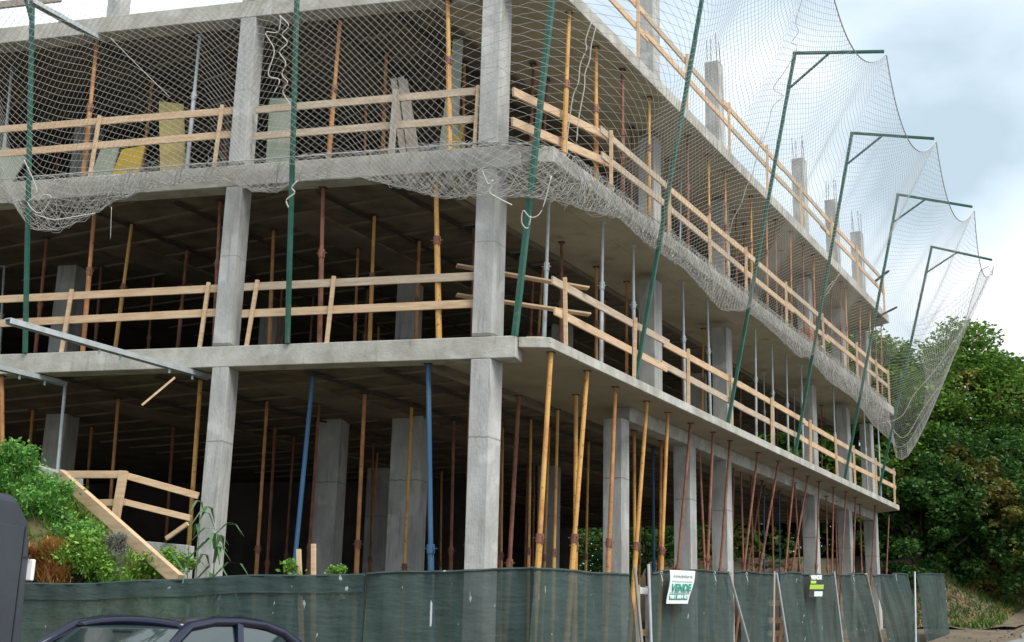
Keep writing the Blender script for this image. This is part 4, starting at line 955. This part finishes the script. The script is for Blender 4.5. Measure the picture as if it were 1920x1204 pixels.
def regst(s0, s1, t0, t1):
    def f(rs): p = P(rs.uniform(s0, s1), rs.uniform(t0, t1), 0); return (p[0], p[1], slope(p@N, p@T, p)-.02)
    return f
def slope(s, t, p):
    g = G(p[0], p[1]); k = max(0, min(1, (3.6-s)/3.5))*max(0, min(1, (t-24.5)/3)); return g+2.0*k*k*(3-2*k)
sb = MB().grid(lambda u, v: (lambda p: (p[0], p[1], slope(p@N, p@T, p)+.02+.12*math.sin(u*40)*math.cos(v*23)*.5))(P(-9+12.7*u, 24.3+24*v, 0)), 40, 50)
tag(sb.build('far_bank', 'dirt', smooth=True), kind='structure')
V, Fs = blades(9000, regst(.5, 3.1, 24.5, 44), .10, .5, .05, 15, .8, .7); tag(npmesh('grass', V, Fs, 'grass'), 'green and straw coloured grass on the bank under the trees', 'grass', kind='stuff')

# ------------------------------------------------------------ trees
def tree(label, base, h, rx, ry, seed, m='leaf', nclump=120, per=420, size=.16, low=.12, trunk=.22):
    rs = np.random.RandomState(seed); base = np.array(base, float); t = thing('tree', base, label, 'tree', 'trees beyond the far end of the building')
    cl = []
    while len(cl) < nclump:
        u = rs.uniform(-1, 1, 3)
        r = np.linalg.norm(u*[1, 1, 1])
        if r > 1 or r < .35: continue
        z = low*h+(h*(1-low))*(u[2]*.5+.5); wz = 1-.35*max(0, u[2]); c = base+np.array([u[0]*rx*wz*1.12, u[1]*ry*wz*1.12, z])
        cl.append((c, rs.uniform(.5, 1.15)*max(rx, h*.35)*.24))
    VV = []; FF = []; k = 0
    for c, r in cl:
        n = int(per*rs.uniform(.7, 1.2)); u = rs.normal(size=(n, 3)); u /= np.linalg.norm(u, axis=1)[:, None]
        rr = r*rs.uniform(.45, 1.15, n)**.8; p = c+u*rr[:, None]*np.array([1.15, 1.15, .75]); V, F_ = quads(p, size*.72, rs); VV.append(V); FF.append(F_+k); k += len(V)
    crown = npmesh('crown', np.concatenate(VV), np.concatenate(FF), m, t, base)
    mb = MB(); top = base+Z*h*.6; mb.path([base-Z*.3, base+Z*h*.2+X*.1, base+Z*h*.42-X*.08, top], [trunk, trunk*.8, trunk*.55, trunk*.25], 9)
    for i in range(12):
        c, r = cl[rs.randint(len(cl))]; f = rs.uniform(.2, .55); p0 = base+Z*h*f; mb.path([p0, (p0+c)/2+Z*.15, c], [trunk*.35, trunk*.2, .02], 5)
    mb.build('trunk', 'bark', t, smooth=True); return t
def tr_(label, s, t, h, rx, ry, seed, m='leaf', **k):
    p = P(s, t, 0); tree(label, (p[0], p[1], G(p[0], p[1])), h, rx, ry, seed, m, **k)
tr_('big leafy tree with the highest crown just past the net', 1.2, 33, 10.6, 3.0, 3.0, 1, nclump=170, size=.13)
tr_('broad leafy tree right of the highest crown', 5.6, 39, 8.8, 3.6, 3.2, 2, nclump=170, size=.16)
tr_('low dark tree overhanging the bank beside the fence end', 2.2, 29.5, 6.4, 2.6, 2.4, 3, 'leaf_dark', nclump=130, size=.13)
tr_('dark tree at the right edge overhanging the road verge', 4.6, 33.5, 7.6, 2.6, 2.4, 4, 'leaf_dark', nclump=130, size=.14, low=.22)
tr_('pale green tree at the right edge farther up the road', 9.5, 48, 8.0, 4.0, 3.5, 5, 'leaf_far', nclump=120, size=.2)
tr_('tree behind the far end of the building, left of the net', -2.0, 30, 10.6, 3.2, 2.6, 6, nclump=150, size=.15)
tr_('dark tree behind the far end bays of the building', -5.8, 32, 9.6, 3.2, 2.8, 7, 'leaf_dark', nclump=130, size=.17)
tr_('dark tree deep behind the building', -10, 36, 10.5, 3.8, 3.0, 8, 'leaf_dark', nclump=110, size=.2)
tr_('dark bushy tree at the foot of the far bank', .4, 27.6, 5.0, 1.9, 1.6, 9, 'leaf_dark', nclump=90, size=.12, low=.05)
tr_('tree up the slope behind the two tallest crowns', 3.6, 46, 9.2, 3.8, 3.4, 10, 'leaf_far', nclump=120, size=.2)
# undergrowth behind the building, seen as one dark mass
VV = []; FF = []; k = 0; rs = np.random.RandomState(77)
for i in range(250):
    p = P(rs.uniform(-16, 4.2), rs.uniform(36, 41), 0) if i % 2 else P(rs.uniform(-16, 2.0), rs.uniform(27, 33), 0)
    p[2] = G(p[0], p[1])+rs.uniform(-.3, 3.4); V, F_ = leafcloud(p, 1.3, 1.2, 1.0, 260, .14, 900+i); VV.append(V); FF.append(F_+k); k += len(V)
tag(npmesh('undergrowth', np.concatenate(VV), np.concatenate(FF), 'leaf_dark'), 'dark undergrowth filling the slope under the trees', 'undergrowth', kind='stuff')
# a house glimpsed through the leaves at the right edge
hp = dep(1925, 760, 62); hb = G(hp[0], hp[1]); t = thing('house', (hp[0]-1.5, hp[1], hb), 'pinkish house glimpsed through the trees at the right edge', 'house')
o0 = np.array([hp[0]-1.2, hp[1], hb]); MB().box(o0, X*8, Y*7, Z*(hp[2]-hb+1.0)).build('wall', 'housewall', t, bevel=.02)
zr = hp[2]+1.0; MB().hexa([o0*[1, 1, 0]+[-.5, -.5, zr], o0*[1, 1, 0]+[8.5, -.5, zr], o0*[1, 1, 0]+[8.5, 7.5, zr], o0*[1, 1, 0]+[-.5, 7.5, zr], o0*[1, 1, 0]+[-.5, 3.3, zr+1.8], o0*[1, 1, 0]+[8.5, 3.3, zr+1.8], o0*[1, 1, 0]+[8.5, 3.7, zr+1.8], o0*[1, 1, 0]+[-.5, 3.7, zr+1.8]]).build('roof', 'rooftile', t)
MB().box(o0+[1.2, -.03, 3.6], X*1, Y*.06, Z*1.2).build('window', 'glass', t)

# ------------------------------------------------------------ parked car (dark blue saloon)
def car():
    O = np.array([-1.40, -6.30, 0.05]); O[2] = .09
    fx = np.array([-.13, -.9915, 0]); fy = np.array([.9915, -.13, 0])            # local x = nose direction, local y = image right
    def W_(x, y, z): return O+fx*x+fy*y+Z*z
    t = thing('parked_car', O, 'dark blue saloon car parked with its tail to the fence', 'car')
    # lower body: cross sections along x
    st = [(-2.2, .62, .45, .80), (-2.05, .78, .30, .93), (-1.6, .84, .22, 1.0), (-.9, .86, .2, .98), (0, .86, .2, .96), (.8, .86, .2, .95), (1.1, .85, .2, .93), (1.6, .83, .22, .86), (2.05, .76, .28, .76), (2.22, .60, .40, .62)]
    def sec(x, w, zb, zt):
        return [(x, -w*.9, zb), (x, -w, zb+.12), (x, -w, zt-.22), (x, -w*.95, zt-.06), (x, -w*.82, zt), (x, -w*.3, zt+.025), (x, w*.3, zt+.025), (x, w*.82, zt), (x, w*.95, zt-.06), (x, w, zt-.22), (x, w, zb+.12), (x, w*.9, zb)]
    mb = MB(); rings = [[W_(*p) for p in sec(*a)] for a in st]
    for r in rings: mb.v += [tuple(p) for p in r]
    n = 12
    for k in range(len(rings)-1):
        for i in range(n): j = (i+1) % n; mb.f.append((k*n+i, k*n+j, (k+1)*n+j, (k+1)*n+i))
    mb.f.append(tuple(range(n))); mb.f.append(tuple((len(rings)-1)*n+i for i in reversed(range(n))))
    body = mb.build('body', 'carblue', t, smooth=True); s_ = body.modifiers.new('sub', 'SUBSURF'); s_.levels = 1; s_.render_levels = 2
    ZR = 1.50
    def roofz(x, y): return ZR-.045*(y/.6)**2-.05*((x+.35)/.8)**2
    rf = MB().grid(lambda u, v: W_(-1.15+1.58*u, (-.60+1.2*v), roofz(-1.15+1.58*u, -.6+1.2*v)), 14, 12); rf.build('roof', 'carblue', t, smooth=True, solid=.03)
    for sy in (-1, 1):
        # pillars and cant rail as one curved side frame
        arc = [(1.12, .76, .97), (.80, .70, 1.20), (.43, .625, 1.40), (.05, .615, 1.455), (-.4, .61, 1.465), (-.8, .605, 1.445), (-1.15, .61, 1.38), (-1.45, .66, 1.22), (-1.72, .70, 1.02)]
        m_ = MB(); m_.path([W_(x, y*sy, z) for x, y, z in arc], [.045, .04, .05, .05, .05, .05, .055, .08, .09], 8); m_.build('side_frame', 'carblue', t, smooth=True)
        MB().bar(W_(-.22, .775*sy, .95), W_(-.34, .635*sy, 1.44), .05, .09, up=fx).build('door_pillar', 'carblue', t)
        gl = [('front_side_window', [(1.05, .77, .97), (.44, .645, 1.39), (-.26, .63, 1.43), (-.20, .785, .96)]), ('rear_side_window', [(-.30, .785, .96), (-.40, .63, 1.43), (-1.15, .63, 1.36), (-1.45, .72, .99)])]
        for nm, c in gl:
            q = [W_(x, y*sy, z) for x, y, z in c]; MB().quad(*q).build(nm, 'glass', t)
        MB().path([W_(x, y*sy, z) for x, y, z in ((.98, .80, .975), (.4, .80, .97), (-1.5, .79, .985))], .012, 5).build('waist_strip', 'carblack', t)
        mr = MB().bar(W_(.80, .92*sy, 1.02), W_(.92, .95*sy, 1.02), .18, .13); mr.build('mirror', 'carblue', t, bevel=.03)
        for wx in (1.35, -1.35):
            wh = MB().tube(W_(wx, .66*sy, .31), W_(wx, .87*sy, .31), .31, n=24).build('wheel', 'tyre', t, bevel=.02)
            MB().tube(W_(wx, .855*sy, .31), W_(wx, .88*sy, .31), .19, n=18).build('rim', 'rim', wh)
        MB().bar(W_(2.13, .35*sy, .62), W_(2.0, .68*sy, .64), .10, .14).build('headlight', 'lampwhite', t, bevel=.03)
        MB().bar(W_(-2.19, .42*sy, .78), W_(-2.06, .70*sy, .80), .08, .18).build('tail_light', 'lampred', t, bevel=.02)
    MB().grid(lambda u, v: W_(1.12-.70*v+.10*(1-(2*u-1)**2)*(1-v), (-.70+1.4*u)*(1-.16*v), .96+.44*v+.02*(1-(2*u-1)**2)), 10, 6).build('windscreen', 'glass', t, smooth=True)
    MB().grid(lambda u, v: W_(-1.72+.55*v-.05*(1-(2*u-1)**2), (-.64+1.28*u)*(1-.1*v), 1.0+.38*v), 8, 5).build('rear_window', 'glass', t, smooth=True)
    MB().path([W_(.40, y, 1.385+.055*(1-(y/.6)**2)) for y in np.linspace(-.6, .6, 9)], .05, 8).build('roof_header', 'carblue', t, smooth=True)
    for y0, y1 in ((-.45, .12), (.1, .6)):
        MB().path([W_(1.17, y0, .985), W_(1.0, (y0+y1)/2, 1.10), W_(.80, y1, 1.19)], .008, 5).build('wiper', 'carblack', t)
    MB().bar(W_(.55, -.08, 1.33), W_(.55, .12, 1.33), .03, .06).build('rear_view_mirror', 'carblack', t)
    MB().path([W_(.30, .1, 1.47), W_(.10, .1, 1.56)], .006, 5).build('aerial', 'carblack', t)
    MB().bar(W_(2.24, -.26, .5), W_(2.24, .26, .5), .02, .11).build('number_plate', 'paperwhite', t)
car()
# ------------------------------------------------------------ dark grey van at the left edge
def van():
    v0 = dep(67, 1000, 9.0); g = G(v0[0], v0[1]); xr = v0[0]; yb = v0[1]; Lv = 4.9; Wv = 1.9; H = dep(40, 930, 9)[2]-g
    t = thing('parked_van', (xr-Lv/2, yb-Wv/2, g), 'dark grey van at the left edge, only its rear corner in view', 'van')
    # cross-section (y,z) with rounded shoulders, extruded along X with tapering tail and nose
    def sec(x, zt, ins, slope_=0):
        y0, y1 = yb-Wv+ins, yb-ins; zb = g+.32; p = [(y0+.04, zb), (y0, zb+.25), (y0, g+1.15), (y0+.04, g+zt-.34), (y0+.09, g+zt-.14), (y0+.25, g+zt), (y1-.25, g+zt), (y1-.09, g+zt-.14), (y1-.04, g+zt-.34), (y1, g+1.15), (y1, zb+.25), (y1-.04, zb)]
        return [(x, a, b) for a, b in p]
    S = [sec(xr, H-.05, .012), sec(xr-.06, H-.01, .002), sec(xr-.3, H, 0), sec(xr-3.2, H, 0), sec(xr-3.7, H-.15, .02), sec(xr-4.1, 1.35, .06), sec(xr-4.8, 1.05, .10), sec(xr-4.9, .85, .2)]
    mb = MB(); n = 12
    for s in S: mb.v += s
    for k in range(len(S)-1):
        for i in range(n): j = (i+1) % n; mb.f.append((k*n+i, (k+1)*n+i, (k+1)*n+j, k*n+j))
    mb.f.append(tuple(range(n))); mb.f.append(tuple((len(S)-1)*n+i for i in reversed(range(n))))
    mb.build('body', 'vangrey', t, bevel=.02)
    # rear door with window, seam, bumper, lamps
    MB().box((xr+.001, yb-Wv+.12, g+.55), X*.012, Y*(Wv/2-.14), Z*1.55).build('rear_door', 'vangrey', t, bevel=.005)
    d2 = MB().box((xr+.001, yb-Wv/2+.02, g+.55), X*.012, Y*(Wv/2-.17), Z*1.55).build('rear_door', 'vangrey', t, bevel=.005)
    MB().box((xr+.012, yb-Wv/2+.10, g+1.50), X*.008, Y*(Wv/2-.52), Z*.50).build('window', 'glass', d2)
    MB().box((xr+.001, yb-.30, dep(40, 1048, 9)[2]), X*.006, Y*.28, Z*.010).build('body_seam', 'carblack', t)
    MB().box((xr+.001, yb-.135, g+.5), X*.004, Y*.012, Z*1.6).build('door_seam', 'carblack', t)
    MB().box((xr-.02, yb-.034, dep(50, 1090, 9)[2]), X*.05, Y*.035, Z*.15).build('hinge_cover', 'lampwhite', t, bevel=.008)
    MB().box((xr-.05, yb-Wv+.08, g+.34), X*.14, Y*(Wv-.16), Z*.2).build('bumper', 'carblack', t, bevel=.03)
    MB().box((xr+.0, yb-Wv+.05, g+.9), X*.03, Y*.10, Z*.4).build('tail_light', 'lampred', t, bevel=.01)
    for wx in (.95, 4.0):
        for yy in (yb-Wv-.005, yb-.20):
            wh = MB().tube((xr-wx, yy, g+.34), (xr-wx, yy+.205, g+.34), .34, n=24).build('wheel', 'tyre', t, bevel=.02)
            MB().tube((xr-wx, yy-.008, g+.34), (xr-wx, yy+.213, g+.34), .2, n=16).build('rim', 'rim', wh)
    MB().box((xr-3.15, yb-Wv-.004, g+1.3), X*.9, Y*.006, Z*.55).build('cab_window', 'glass', t)
    MB().quad((xr-3.72, yb-Wv+.2, g+H-.2), (xr-3.72, yb-.2, g+H-.2), (xr-4.12, yb-.15, g+1.42), (xr-4.12, yb-Wv+.15, g+1.42)).build('windscreen', 'glass', t)
van()
